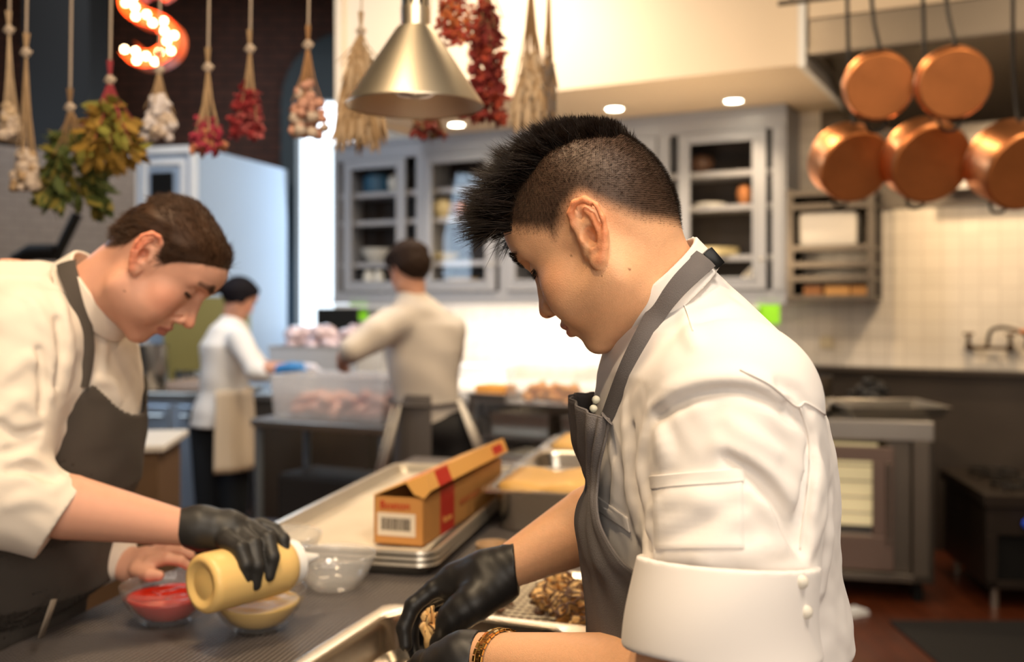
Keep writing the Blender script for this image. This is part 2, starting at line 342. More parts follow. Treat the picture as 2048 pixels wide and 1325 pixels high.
# steel panel above the cream tiles, behind the pans
mb=MB(); mb.box((uR+.04,.335,2.06),(5.6,.36,4.3)); wstruct(mb,'trim_3',M_steeld)
mb=MB(); mb.box((4.03,.345,1.08),(5.22,.36,2.06)); wstruct(mb,'trim_4',tilemat('lit_cream_tile',(.86,.76,.62),(.66,.56,.45),.105,.105,.22,.03))  # stronger light on this stretch of cream tile put into the colour
mb=MB(); mb.box((5.22,.20,.9),(5.30,.36,2.4)); wstruct(mb,'trim_5',M_black)
# partition with grey tiles at the left, black column
pa=Vector((-3.6,3.75,0)); pb=Vector((-2.19,5.79,0)); an=math.atan2(pb.y-pa.y,pb.x-pa.x); L=(pb-pa).length
mb=MB(); mb.box((0,0,0),(L,.12,2.30)); o=mb.build('wall_partition',M_gtile); o.location=pa; o.rotation_euler=(0,0,an); tag(o,kind='structure')
mb=MB(); mb.box((-2.95,6.0,0),(-2.55,6.3,4.3)); mb.box((-2.06,8.3,0),(-2.0,8.5,4.3)) if False else None; struct(mb,'trim_6',M_black)
mb=MB(); mb.box((-6,6.6,3.9),(-.4,6.75,4.3)); mb.box((-6,5.2,4.1),(-.4,5.35,4.3)); struct(mb,'trim_7',M_black)
# ---------------------------------------------------------------- wall cabinets with glass doors
M_shelf=mat('grey_shelf',(.40,.40,.42),.22,noise=.02)
CB=[(667,845,707,797,'left-hand grey glass-door wall cabinet beside the bright window'),(845,1010,868,975,'second grey glass-door wall cabinet, left of the spiky-haired cook'),(1010,1170,1035,1140,'grey glass-door wall cabinet mostly hidden behind the spiky hair'),(1170,1325,1200,1293,'grey glass-door wall cabinet just right of the spiky-haired head'),(1325,1574,1382,1507,'right-hand grey glass-door wall cabinet with brightly lit shelves')]
for (a,b,c,d,lab) in CB:
    ua,ub,uc,ud=[uof(k) for k in (a,b,c,d)]; t=wob('wall_cabinet',lab,'cabinet','glass-door wall cabinets')
    mb=MB(); mb.box((ua,.02,1.5),(ub,.355,1.53)); mb.box((ua,.02,2.66),(ub,.355,2.695)); mb.box((ua,.02,1.53),(ua+.025,.355,2.66)); mb.box((ub-.025,.02,1.53),(ub,.355,2.66)); mb.build('cabinet_body',M_bluegrey,t)
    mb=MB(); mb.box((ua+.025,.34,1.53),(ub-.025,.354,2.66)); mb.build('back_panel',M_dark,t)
    mb=MB(); mb.box((ua,-.01,1.5),(ub,.02,1.56)); mb.box((ua,-.01,2.56),(ub,.02,2.70)); mb.box((ua,-.03,2.665),(ub,.02,2.699)); fl=min(.09,(uc-ua)*.45); fr=min(.09,(ub-ud)*.5)
    mb.box((ua,-.01,1.56),(ua+fl*.55,.02,2.56)); mb.box((ub-fr*.55,-.01,1.56),(ub,.02,2.56)); mb.box((ua,-.025,1.47),(ub,.01,1.50)); mb.build('face_frame',M_bluegrey,t,bev=.004)
    fr_=MB(); x0,x1=max(ua+fl*.55+.004,uc-.075),min(ub-fr*.55-.004,ud+.075)
    if b==1574: x1=ud+.085
    fr_.box((x0,-.03,1.565),(uc,-.008,2.555)); fr_.box((ud,-.03,1.565),(x1,-.008,2.555)); fr_.box((uc,-.03,1.565),(ud,-.008,1.64)); fr_.box((uc,-.03,2.49),(ud,-.008,2.555)); fr_.box((uc-.02,-.036,1.625),(uc,-.02,2.505)); fr_.box((ud,-.036,1.625),(ud+.02,-.02,2.505)); fr_.box((uc-.02,-.036,1.622),(ud+.02,-.02,1.64)); fr_.box((uc-.02,-.036,2.49),(ud+.02,-.02,2.508))
    dr=fr_.build('door',M_bluegrey,t,bev=.003); mb=MB(); mb.box((uc,-.022,1.64),(ud,-.018,2.49)); mb.build('glass_pane',M_pane,dr); mb=MB(); mb.blob((x1-.03,-.045,1.75),.011,10); mb.build('knob',M_alu,dr,smooth=True)
    if b==1574:
        mb=MB(); mb.box((ud+.12,-.02,1.56),(ub-.02,.0,2.56)); mb.build('end_panel',M_bluegrey,t)
    for z in (2.30,2.085,1.765): mb=MB(); mb.box((ua+.026,.04,z-.018),(ub-.026,.335,z+.018)); mb.build('shelf',M_shelf,t)
    # the shelf contents, as far as they show
def crock(name,px,dd,z,r,h,m,lab,prof='bowl'):
    u=uof(px,dd); p=MW@Vector((u,-dd,z)); mb=MB()
    if prof=='bowl': mb.lathe([(0,.004),(r*.45,.004),(r*.5,0),(r*.55,.004),(r*.85,h*.5),(r,h),(r*.96,h),(r*.8,h*.5),(r*.4,.012),(0,.012)],n=24)
    elif prof=='jar': mb.lathe([(0,0),(r*.9,0),(r,.01),(r,h*.8),(r*.7,h*.9),(r*.7,h),(0,h)],n=20)
    elif prof=='ball': mb.lathe([(0,0),(r*.5,.0),(r*.9,h*.3),(r,h*.55),(r*.8,h*.85),(r*.3,h),(0,h)],n=20)
    else: mb.lathe([(0,0),(r,0),(r,h),(r*.9,h),(0,h)],n=24)
    o=mb.build(name,m,smooth='auto'); o.location=p; return tag(o,lab,{'bowl':'bowl','jar':'jar','ball':'jar','stack':'plates'}[prof])
cy=mat('cream_ceramic',(.62,.52,.28),.4); wh=mat('white_ceramic',(.6,.58,.52),.3); org=mat('copper_ceramic',(.5,.2,.07),.35,metal=.4); blu=mat('blue_box',(.02,.08,.14),.5); gd=mat('yellow_ceramic',(.45,.30,.10),.5)
crock('storage_jar',755,-.15,2.32,.11,.15,blu,'dark blue tub on the top shelf of the left-hand cabinet','jar')
crock('storage_jar',787,-.15,2.32,.045,.14,wh,'small pale jar on the top shelf of the left-hand cabinet','ball')
crock('mixing_bowl',755,-.15,1.785,.13,.11,wh,'pale bowl on the lowest shelf of the left-hand cabinet')
for i,(px,l) in enumerate([(738,'left pale cup'),(758,'right pale cup')]): crock('cup',px,-.10,1.53,.045,.20,wh,l+' at the bottom of the left-hand cabinet','jar')['group']='cups at the bottom of the left cabinet'
crock('storage_jar',887,-.13,2.103,.085,.15,cy,'round yellow jar on the middle shelf of the second cabinet','ball')
crock('storage_jar',925,-.13,2.103,.08,.12,org,'orange jar beside the yellow one in the second cabinet','ball')
crock('mixing_bowl',888,-.13,1.785,.12,.06,cy,'shallow yellowish bowl on the lowest shelf of the second cabinet')
crock('mixing_bowl',925,-.11,1.53,.13,.13,gd,'golden basket-like bowl at the bottom of the second cabinet')
crock('serving_plates',1420,-.13,2.103,.10,.02,wh,'pile of plates on the middle shelf of the right-hand cabinet','stack')
crock('storage_jar',1489,-.12,2.103,.05,.13,org,'copper-coloured jar on the middle shelf of the right-hand cabinet','ball')
crock('storage_jar',1405,-.12,2.32,.08,.12,mat('brown_ceramic',(.10,.05,.03),.4),'brown jar on the top shelf of the right-hand cabinet','ball')
crock('serving_plates',1425,-.13,1.783,.17,.05,cy,'low stack of yellowish platters in the right-hand cabinet','stack')
crock('storage_jar',1281,-.13,2.103,.05,.28,cy,'tall pale jar seen in the cabinet right of the spiky hair','jar')
# recessed downlights under the bulkhead
for (px,py,l) in [(913,248,'recessed downlight nearest the steel cone lamp'),(1229,216,'recessed downlight in the middle, above the spiky hair'),(1467,200,'recessed downlight at the right, above the lit cabinet')]:
    D=1.2*F/(HOR-py); p=P(px,py,D); t=thing('downlight',l,'ceiling light',(p[0],p[1],2.70),group='recessed downlights over the cabinets')
    mb=MB(); mb.lathe([(.052,0),(.066,0),(.066,-.006),(.052,-.010),(.050,-.002)],n=28); mb.build('trim_ring',M_white,t)
    mb=MB(); mb.lathe([(0,-.004),(.05,-.004),(.05,-.001),(0,-.001)],n=28); mb.build('diffuser',M_bulb,t); spot('downlight_beam',(p[0],p[1],2.685),(p[0],p[1],0),45,WARM,110,.8,.04)
# ---------------------------------------------------------------- back counter under the cabinets
M_work=mat('pale_worktop',(.82,.79,.74),.3)
t=wob('back_counter','long pale steel counter under the wall cabinets','counter')
u0,u1=1.1,3.05
mb=MB(); mb.box((u0,-.72,.885),(u1,.34,.92)); mb.box((u0,-.735,.86),(u1,-.70,.925)); mb.build('worktop',M_work,t,bev=.004)
for z in (.62,.35): mb=MB(); mb.box((u0+.03,-.64,z),(u1-.03,.28,z+.02)); mb.build('shelf',M_steel,t)
for x in (u0+.04,1.6,u1-.04):
    for y in (-.64,.28): mb=MB(); mb.tube([(x,y,0),(x,y,.886)],.022,10); mb.build('leg',M_steel,t)
area('under_cabinet_light',tuple(MW@Vector((1.75,-.0,1.46))),tuple(MW@Vector((1.75,-.12,.9))),2.2,.06,24,(1,.90,.78)).rotation_euler[2]=RZ
mb=MB(); mb.box((.05,-.06,1.436),(3.3,-.01,1.462)); ls=mb.build('light_strip',mat('strip_housing',(.7,.7,.7),.4)); ls.location=A0; ls.rotation_euler=(0,0,RZ); tag(ls,'thin pale strip under the row of wall cabinets','light fitting')
def onw(px,py,z): D=(CAMZ-z)*F/(py-HOR); return P(px,py,D)

def clear_mat(name,col,body=.16,rough=.1):
    m=bpy.data.materials.new(name); m.use_nodes=True; n=m.node_tree.nodes; l=m.node_tree.links; b=n['Principled BSDF']; b.inputs['Base Color'].default_value=(*col,1); b.inputs['Roughness'].default_value=rough
    t=n.new('ShaderNodeBsdfTransparent'); t.inputs[0].default_value=(.985,.985,.985,1); x=n.new('ShaderNodeMixShader'); f=facing(n,l); a=n.new('ShaderNodeMath'); a.operation='ADD'; a.inputs[1].default_value=body
    g=n.new('ShaderNodeBsdfGlossy'); g.inputs['Roughness'].default_value=rough*.6; y=n.new('ShaderNodeMixShader'); y.inputs[0].default_value=body; l.new(t.outputs[0],y.inputs[1]); l.new(b.outputs[0],y.inputs[2]); l.new(f.outputs[0],x.inputs[0]); l.new(y.outputs[0],x.inputs[1]); l.new(g.outputs[0],x.inputs[2]); l.new(x.outputs[0],n['Material Output'].inputs[0]); b.inputs['Transmission Weight'].default_value=0; return m
M_clear=clear_mat('clear_plastic',(.85,.86,.88),.10)

def tub(name,label,p,sx,sy,h,rz,m,wall=.006,cat='container',group=None,flare=.06):
    t=thing(name,label,cat,tuple(p),rz,group); mb=MB(); 
    a=[(-1,-1),(1,-1),(1,1),(-1,1)]; vs=[]
    for (k,z,off) in ((1-flare,0,0),(1,h,0),(1.04,h,0),(1.04,h+.006,0),(1,h+.006,-wall),(1-flare,wall,-wall)):
        vs+= [((sx/2*k+off)*x,(sy/2*k+off)*y,z) for x,y in a]
    fs=[(3,2,1,0)]+[(r*4+i,r*4+(i+1)%4,(r+1)*4+(i+1)%4,(r+1)*4+i) for r in range(5) for i in range(4)]+[(20,21,22,23)]
    mb.add(vs,fs); mb.build('container_body',m,t,bev=.004); return t
M_meat=mat('raw_chicken',(.75,.40,.30),.4,noise=.4,nscale=9,sss=.1); M_meat2=mat('pink_meat',(.62,.30,.32),.4,noise=.5,nscale=12,sss=.1); M_fried=mat('golden_food',(.62,.28,.07),.55,noise=.5,nscale=14)
ORD=['first','second','third','fourth','fifth','sixth','seventh']
def gridspots(M_,cx,cy,sx,sy,z,nx,ny,nl,dz,seed,what,where):
    R=random.Random(seed); S_=[]; L_=[]
    for l_ in range(nl):
        n1=nx-l_
        for j in range(ny):
            for i in range(n1):
                x=cx+sx*((i+.5)/n1-.5)+R.uniform(-.01,.01); y=cy+sy*((j+.5)/ny-.5)+R.uniform(-.01,.01); S_.append(tuple(M_@Vector((x,y,z+dz*l_))))
                L_.append('%s, %s layer, %s row, %s from left, %s'%(what,['lower','upper'][l_],['front','back'][j],ORD[i],where))
    return S_,L_
def pile(name,label,cat,group,spots,r,m,seed,z0):
    R=random.Random(seed); root=None
    for i,(x,y,z) in enumerate(spots):
        mb=MB(); a=Euler((R.uniform(-.6,.6),R.uniform(-.6,.6),R.uniform(0,6))).to_matrix(); mb.blob((0,0,0),(r*R.uniform(.9,1.3),r*R.uniform(.65,.9),r*R.uniform(.5,.7)),12,.10,a,seed+i); mb.blob(a@Vector((r*.9,0,0)),(r*.5,r*.35,r*.33),10,.08,a,seed+i+50)
        o=mb.build(name,m,smooth=True); o.location=(x,y,z); tag(o,label[i] if isinstance(label,(list,tuple)) else label,cat,group)
# food on the back counter: orange block in a pan, clear box of browned pieces
p=onw(992,800,.92); t=tub('food_pan','shallow steel pan holding an orange block on the back counter',p,.25,.24,.04,RZ,M_steel,cat='pan')
mb=MB(); mb.box((-.10,-.08,0),(.10,.08,.075),.012); o=mb.build('cornbread_block',mat('orange_cake',(.75,.33,.06),.6,noise=.2),smooth='auto'); o.location=(p[0],p[1],.935); o.rotation_euler=(0,0,RZ); tag(o,'orange block of cake standing in a pan on the back counter','food')
p=onw(1105,806,.92); t=tub('storage_box','open clear plastic box of browned pieces on the back counter',p,.44,.34,.20,RZ,M_clear,cat='container')
sp_,lb_=gridspots(Matrix.Translation(Vector(p))@Matrix.Rotation(RZ,4,'Z'),0,0,.32,.20,.035,4,2,2,.045,3,'browned piece','clear box on back counter')
pile('browned_piece',lb_,'food','browned pieces in the clear box',sp_,.045,M_fried,5,0)
p=onw(1262,800,.92); tub('storage_box','clear plastic box with pinkish contents behind the front cook\'s chest',p,.30,.3,.16,RZ,M_clear,cat='container')
p=onw(960,742,1.17) if False else MW@Vector((1.2,.12,.92)); t=tub('storage_box','low white box at the back of the back counter, right of the standing man',p,.55,.2,.10,RZ,M_white,cat='container')
for k,(u,z,w) in enumerate([(1.9,.64,.42),(2.4,.64,.42),(2.0,.37,.5)]):
    p=MW@Vector((u,-.35,z)); tub('food_pan',['steel pan under the back counter, left one','steel pan under the back counter, right one','steel pan on the lowest shelf of the back counter'][k],p,w,.4,.13,RZ,M_alu,cat='pan',group='pans under the back counter')
# green notes hanging under the cabinets
M_green=mat('lime_paper',(.30,.80,.02),.6)
for (px0,px1,py0,py1,dd,l) in [(700,736,606,642,.02,'lime green card hanging under the left-hand cabinet'),(1512,1560,604,648,.02,'lime green card under the right-hand cabinet, beside the front cook\'s shoulder')]:
    ua,ub=uof(px0,dd),uof(px1,dd); D=(MW@Vector((ua,-dd,0))).y; z1=px2z(py0,D); z0=px2z(py1,D); mb=MB(); mb.box((ua,-dd-.004,z0),(ub,-dd,z1)); mb.box((ua,-dd-.004,z1),(ub,-dd,1.5)); o=mb.build('hanging_card',M_green); o.location=A0; o.rotation_euler=(0,0,RZ); tag(o,l,'card','lime green cards')
# ---------------------------------------------------------------- plate rack, hood, pots rail
t=wob('wall_rack','steel wall rack of trays and boards right of the glass cabinets','rack'); ua,ub=uof(1578,-.05),uof(1752,-.05)
z0,z1=1.49,2.17
for x in (ua,ub-.04):
    mb=MB(); mb.box((x,-.02,z0),(x+.04,.02,z1)); mb.box((x,.27,z0),(x+.04,.31,z1)); mb.build('upright',M_steeld,t)
    mb=MB(); mb.box((x+.012,.02,z0),(x+.028,.27,z1)); mb.build('side_panel',M_black,t)
for z in (1.50,1.615,1.70,1.80,2.05,2.13): mb=MB(); mb.box((ua,-.02,z),(ub,.33,z+.016)); mb.box((ua,-.03,z-.004),(ub,-.015,z+.028)); mb.build('shelf',M_steeld,t)
mb=MB(); mb.box((ua+.06,.02,1.822),(ub-.10,.30,2.035),.03); o=mb.build('linen_bundle',mat('off_white_linen',(.75,.68,.58),.8),smooth='auto'); o.location=A0; o.rotation_euler=(0,0,RZ); tag(o,'thick off-white linen bundle on the wall rack','linen')
for k,(a,b,c) in enumerate([(.10,.21,(.35,.13,.03)),(.23,.38,(.62,.30,.08)),(.39,.50,(.5,.22,.05))]):
    mb=MB(); mb.box((ua+a*.95,.02,1.52),(ua+b*.95,.28,1.585)); o=mb.build('wooden_block',mat('wood_block_%d'%k if False else 'oiled_wood',c,.5,noise=.2)); o.location=A0; o.rotation_euler=(0,0,RZ); tag(o,['dark left','bright middle','orange right'][k]+' wooden block on the bottom shelf of the wall rack','board','wooden blocks on the wall rack')
# exhaust hood
t=wob('exhaust_hood','large brushed steel exhaust hood behind the hanging copper pans','hood'); uh=uof(1618,1.0)
Dl=(MW@Vector((uh,-1.0,0))).y; zl=px2z(106,Dl); zt=px2z(40,Dl)
mb=MB(); mb.box((uh,-1.0,zl),(6.2,-.94,zt)); mb.box((uh,-1.03,zl-.015),(6.2,-.94,zl+.02)); mb.build('front_lip',M_steeld,t)
mb=MB(); mb.box((uh,-1.02,zt),(6.2,.33,4.3)); mb.build('upper_cladding',M_cream,t)
mb=MB(); mb.box((uh,-.94,zl),(uh+.03,.33,zt)); mb.build('end_plate',M_steeld,t)
mb=MB(); mb.add([(uh,-.94,zt-.02),(6.2,-.94,zt-.02),(6.2,.33,2.55),(uh,.33,2.55),(uh,-.94,zt-.0),(6.2,-.94,zt),(6.2,.33,2.6),(uh,.33,2.6)],[(0,1,2,3),(4,5,6,7),(0,1,5,4),(1,2,6,5),(2,3,7,6),(3,0,4,7)]); mb.build('inner_panel',M_steeld,t)
spot('hood_lamp',tuple(MW@Vector((4.55,-.55,2.55))),tuple(MW@Vector((4.75,.3,1.3))),55,WARM,120,.8,.05)
mb=MB(); mb.box((4.35,.10,2.14),(6.2,.335,2.165)); mb.box((4.35,.09,2.14),(6.2,.105,2.20)); o=mb.build('wall_shelf',M_steel); o.location=A0; o.rotation_euler=(0,0,RZ); tag(o,'narrow steel shelf on the wall behind the right-hand copper pans','shelf')
# backguard, faucet
mb=MB(); mb.box((3.1,.30,.0),(6.2,.345,1.07)); mb.box((3.1,.22,1.06),(6.2,.345,1.085)); o=mb.build('backguard',mat('brown_steel_panel',(.075,.058,.045),.4,metal=.6,noise=.35,nscale=2.5)); o.location=A0; o.rotation_euler=(0,0,RZ); tag(o,'dark steel splash panel below the cream wall tiles','panel')  # panel colour darkened too, against the overbright light here
t=wob('wall_faucet','wall-mounted pot filler faucet low on the cream tiles','faucet'); M_bronze=mat('aged_bronze',(.10,.06,.035),.35,metal=.8)
uf=uof(1938,-.3); mb=MB()
for k in (0,.22): mb=MB(); mb.tube([(uf+k,.345,1.22),(uf+k,.27,1.22)],.022,12); mb.tube([(uf+k,.27,1.20),(uf+k,.27,1.30)],.012,10); mb.tube([(uf+k-.03,.27,1.30),(uf+k+.03,.27,1.30)],.008,8); mb.build('valve',M_bronze,t,smooth='auto')
mb=MB(); mb.tube(cr([(uf+.1,.27,1.22),(uf+.12,.24,1.32),(uf+.2,.18,1.34),(uf+.3,.15,1.30),(uf+.3,.15,1.22)],5),.011,10); mb.build('spout',M_bronze,t,smooth='auto'); mb=MB(); mb.tube([(uf,.27,1.22),(uf+.22,.27,1.22)],.011,10); mb.build('cross_pipe',M_bronze,t,smooth='auto')
mb=MB(); mb.tube([(uf+.27,.1,1.32),(uf+.6,.1,1.34)],.014,10); mb.build('handle',mat('copper_handle',(.6,.2,.07),.35,metal=.8),t)
mb=MB(); mb.box((uof(1640,-.34),.338,1.19),(uof(1640,-.34)+.08,.346,1.27)); o=mb.build('wall_socket',mat('ivory_plastic',(.6,.5,.33),.5)); o.location=A0; o.rotation_euler=(0,0,RZ); tag(o,'ivory wall socket on the tiles above the oven','socket')
# copper pans on a rail
M_cop=mat('copper',(.86,.36,.15),.34,metal=1.,noise=.25,nscale=7,bump=.06,bscale=30); M_copb=mat('worn_copper_base',(.52,.19,.06),.5,metal=.75,noise=.35,nscale=9)
M_iron=mat('cast_iron',(.02,.018,.017),.5,metal=.6)
rail=MB(); rail.tube([(1.15,4.3,2.78),(2.3,3.75,2.78)],.012,10)
for (x,y) in ((1.2,4.276),(2.25,3.774)): rail.tube([(x,y,2.78),(x,y,4.3)],.008,8)
tag(rail.build('pot_rail',M_steeld),'steel hanging rail above the copper pans','rail')
def pan(px,py,D,r,h,ax,label,hang=True,rt=(0,0,0)):
    p=Vector(P(px,py,D)); ax=Vector(ax).normalized(); q=ax.to_track_quat('Z','Y').to_matrix()   # base faces along ax
    t=thing('copper_pan',label,'pan',tuple(p),group='hanging copper pans'); b=r*.92
    mb=MB(); mb.lathe([(0,0),(b*.98,0),(b*1.02,-.004)],n=48,M=q); mb.build('base',M_copb,t,smooth='auto')
    mb=MB(); mb.lathe([(b*1.02,-.004),(b*1.07,-.014),(r*.99,-h*.9),(r*1.02,-h),(r*.97,-h),(r*.93,-h*.9),(b*.98,-.022),(0,-.018)],n=48,M=q); mb.build('side_wall',M_cop,t,smooth='auto')
    up=Vector((0,0,1)); s=(up-ax*up.dot(ax)).normalized(); a=s*r-ax*h*.75; z=2.76-p.z; mb=MB(); hk=Vector((a.x*.9-.02,.05,z)); mb.tube(cr([a,a*1.15+Vector((0,.02,.02)),a*.6+hk*.4+Vector((0,.03,0)),hk],5),[.010]*16 if False else .008,8,flat=.6); mb.build('handle',M_iron,t,smooth='auto')
    mb=MB(); e=-s*r-ax*h*.7; sd=ax.cross(s); mb.tube(cr([e+sd*.04,e-s*.035+sd*.02,e-s*.035-sd*.02,e-sd*.04],5),.006,8); mb.build('helper_handle',M_iron,t,smooth='auto')
    mb=MB(); mb.tube(cr([hk,hk+Vector((.012,0,.02)),hk+Vector((.0,0,.045)),hk+Vector((-.014,0,.03))],5),.004,8); mb.build('hook',M_steeld,t,smooth='auto')
pan(1760,174,3.50,.122,.046,(-.16,-.92,-.30),'upper left copper pan, flat base facing the room')
pan(1911,168,3.38,.124,.046,(-.16,-.92,-.30),'upper right copper pan, flat base facing the room')
pan(1714,336,3.80,.146,.12,(.10,-.9,-.42),'lower left deep copper pan with bright side wall')
pan(1866,330,3.68,.156,.10,(.06,-.9,-.42),'lower middle copper pan, widest of the hanging ones')
pan(2054,345,3.50,.150,.15,(.10,-.88,-.42),'copper pot cut off by the right edge of the picture')
# ---------------------------------------------------------------- convection oven, range
RO=-math.radians(14)
t=thing('convection_oven','steel convection oven with a glowing glass door behind the front cook','oven',(1.53,5.02,0),RO); w,d=.56,.75
x0=-.35
mb=MB(); mb.box((x0,0,.80),(w,d,.90)); mb.build('top',M_steel,t,bev=.006)
mb=MB(); mb.box((w-.10,0,.10),(w,.04,.80)); mb.box((w-.03,0,.10),(w,d,.80)); mb.box((x0,d-.03,.10),(w,d,.80)); mb.box((x0,0,.10),(x0+.03,d,.80)); mb.box((x0,0,.10),(w,d,.14)); mb.box((w-.22,.05,.14),(w-.10,.08,.80)); mb.build('body',M_steeld,t,bev=.004)
mb=MB(); x1=w-.19; mb.box((x0+.04,-.03,.16),(x1,.02,.77),.01); mb_=MB(); dz0,dz1=.33,.70; gx0,gx1=x0+.14,x1-.10
dm=MB(); dm.box((x0+.04,-.035,.16),(x1,.01,dz0)); dm.box((x0+.04,-.035,dz1),(x1,.01,.77)); dm.box((gx1,-.035,dz0),(x1,.01,dz1)); dm.box((x0+.04,-.035,dz0),(gx0,.01,dz1)); dd=dm.build('door',mat('brown_steel',(.20,.14,.115),.4,metal=.7),t,bev=.004)
gm=MB(); gm.box((gx0,-.02,dz0),(gx1,-.012,dz1)); gm.build('glass',M_pane,dd); hm=MB(); hm.tube([(x1-.03,-.07,.30),(x1-.03,-.07,.70)],.010,10); hm.build('handle',M_steel,dd)
im=MB(); im.box((gx0-.02,.30,dz0-.02),(gx1+.06,.32,dz1+.04)); im.build('lit_interior',mat('oven_glow',(.6,.5,.3),.6,emit=(.95,.72,.36),estr=.55,noise=.0),t)
for z in (.42,.50,.58,.66): im=MB(); im.tube([(gx0-.02,.08,z),(gx1+.06,.08,z)],.004,6); im.build('rack_bar',M_steel,t)
for x in (x0+.05,w-.07):
    for y in (.06,d-.06): lm=MB(); lm.tube([(x,y,0),(x,y,.10)],.024,10); lm.build('leg',M_black,t)
Rm=Matrix.Translation((1.53,5.02,0))@Matrix.Rotation(RO,4,'Z')
tub('sheet_tray','steel tray on the oven, right one, its corner jutting out',Rm@Vector((.36,.28,.90)),.50,.42,.055,RO+.25,M_steel,cat='tray',group='trays on the oven',flare=.12)
tub('sheet_tray','steel tray on the oven, left one behind the cook\'s back',Rm@Vector((-.10,.25,.90)),.36,.42,.04,RO-.12,M_steel,cat='tray',group='trays on the oven',flare=.12)
o=MB(); o.lathe([(0,0),(.07,0),(.10,.06),(.105,.17),(.10,.17),(.095,.06),(0,.01)],n=28); o=o.build('stock_pot',M_steeld,smooth='auto'); o.location=Rm@Vector((.02,.62,.90)); tag(o,'small dull steel pot at the back of the oven top','pot')
o=MB(); R=random.Random(4)
for i in range(26): a=R.uniform(0,6.28); rr=R.uniform(0,.10); o.blob((rr*math.cos(a),rr*math.sin(a),.03+R.uniform(0,.10)*(1-rr/.13)),(R.uniform(.02,.045),R.uniform(.02,.04),R.uniform(.015,.035)),8,.25,None,i)
o=o.build('charred_greens',mat('charred_black',(.010,.009,.009),.6),smooth=True); o.location=Rm@Vector((.33,.62,.93)); tag(o,'heap of black charred vegetables behind the trays on the oven','food')
t=thing('stove','low black stock-pot stove with blue-lit knobs at the lower right','stove',(2.30,4.82,0),RO*.6); mb=MB()
mb.box((-.02,-.03,.50),(1.0,.75,.56)); mb.build('cooktop',M_stove,t,bev=.005)
mb=MB(); mb.box((0,0,.36),(1.0,.73,.50)); mb.box((0,0,.10),(.05,.73,.36)); mb.box((0,0,.10),(1.0,.06,.14)); mb.box((0,.68,.10),(1.0,.73,.36)); mb.build('body',M_stove,t,bev=.004)
mb=MB(); mb.box((.06,.04,.14),(1.0,.66,.355)); mb.build('oven_cavity',M_black,t)
for x in (.17,.31,.45): mb=MB(); mb.lathe([(0,0),(.022,0),(.026,.012),(.018,.035),(0,.035)],o=(x,-.035,.43),n=18,M=Matrix.Rotation(PI/2,3,'X')); kn=mb.build('knob',mat('blue_lit_knob',(.03,.10,.85),.3,emit=(.1,.2,1),estr=.0),t,smooth='auto')  # blue light at the knobs put into their colour
for i in range(3):
    for j in range(2):
        mb=MB(); cx_,cy_=.20+.33*i,.18+.36*j
        for k in range(4): a=PI/4+PI/2*k; mb.tube([(cx_+.04*math.cos(a),cy_+.04*math.sin(a),.585),(cx_+.13*math.cos(a),cy_+.13*math.sin(a),.585),(cx_+.13*math.cos(a),cy_+.13*math.sin(a),.56)],.008,6)
        mb.tube([(cx_+.12*math.cos(a),cy_+.12*math.sin(a),.585) for a in np.linspace(0,2*PI,17)],.007,6); mb.lathe([(0,.56),(.045,.56),(.045,.575),(0,.578)],o=(cx_,cy_,0),n=16); mb.build('burner_grate',M_iron,t)
for x in (.05,.9):
    for y in (.05,.66): mb=MB(); mb.tube([(x,y,0),(x,y,.10)],.02,8); mb.build('leg',M_steel,t)
mb=MB(); mb.box((1.75,3.3,0),(3.6,4.62,.012),.004); tag(mb.build('floor_mat',mat('black_rubber',(.010,.009,.009),.8,bump=.4,bscale=120)),'black rubber mat on the wood floor before the stove','mat')
mb=MB(); mb.box((-.07,-.05,0),(.07,.05,.004)); mb.box((-.06,-.045,.004),(.065,.04,.02)); o=mb.build('paper_scrap',M_white); o.location=(1.62,4.75,0); o.rotation_euler=(0,0,.5); tag(o,'crumpled white paper lying on the floor by the oven','paper')
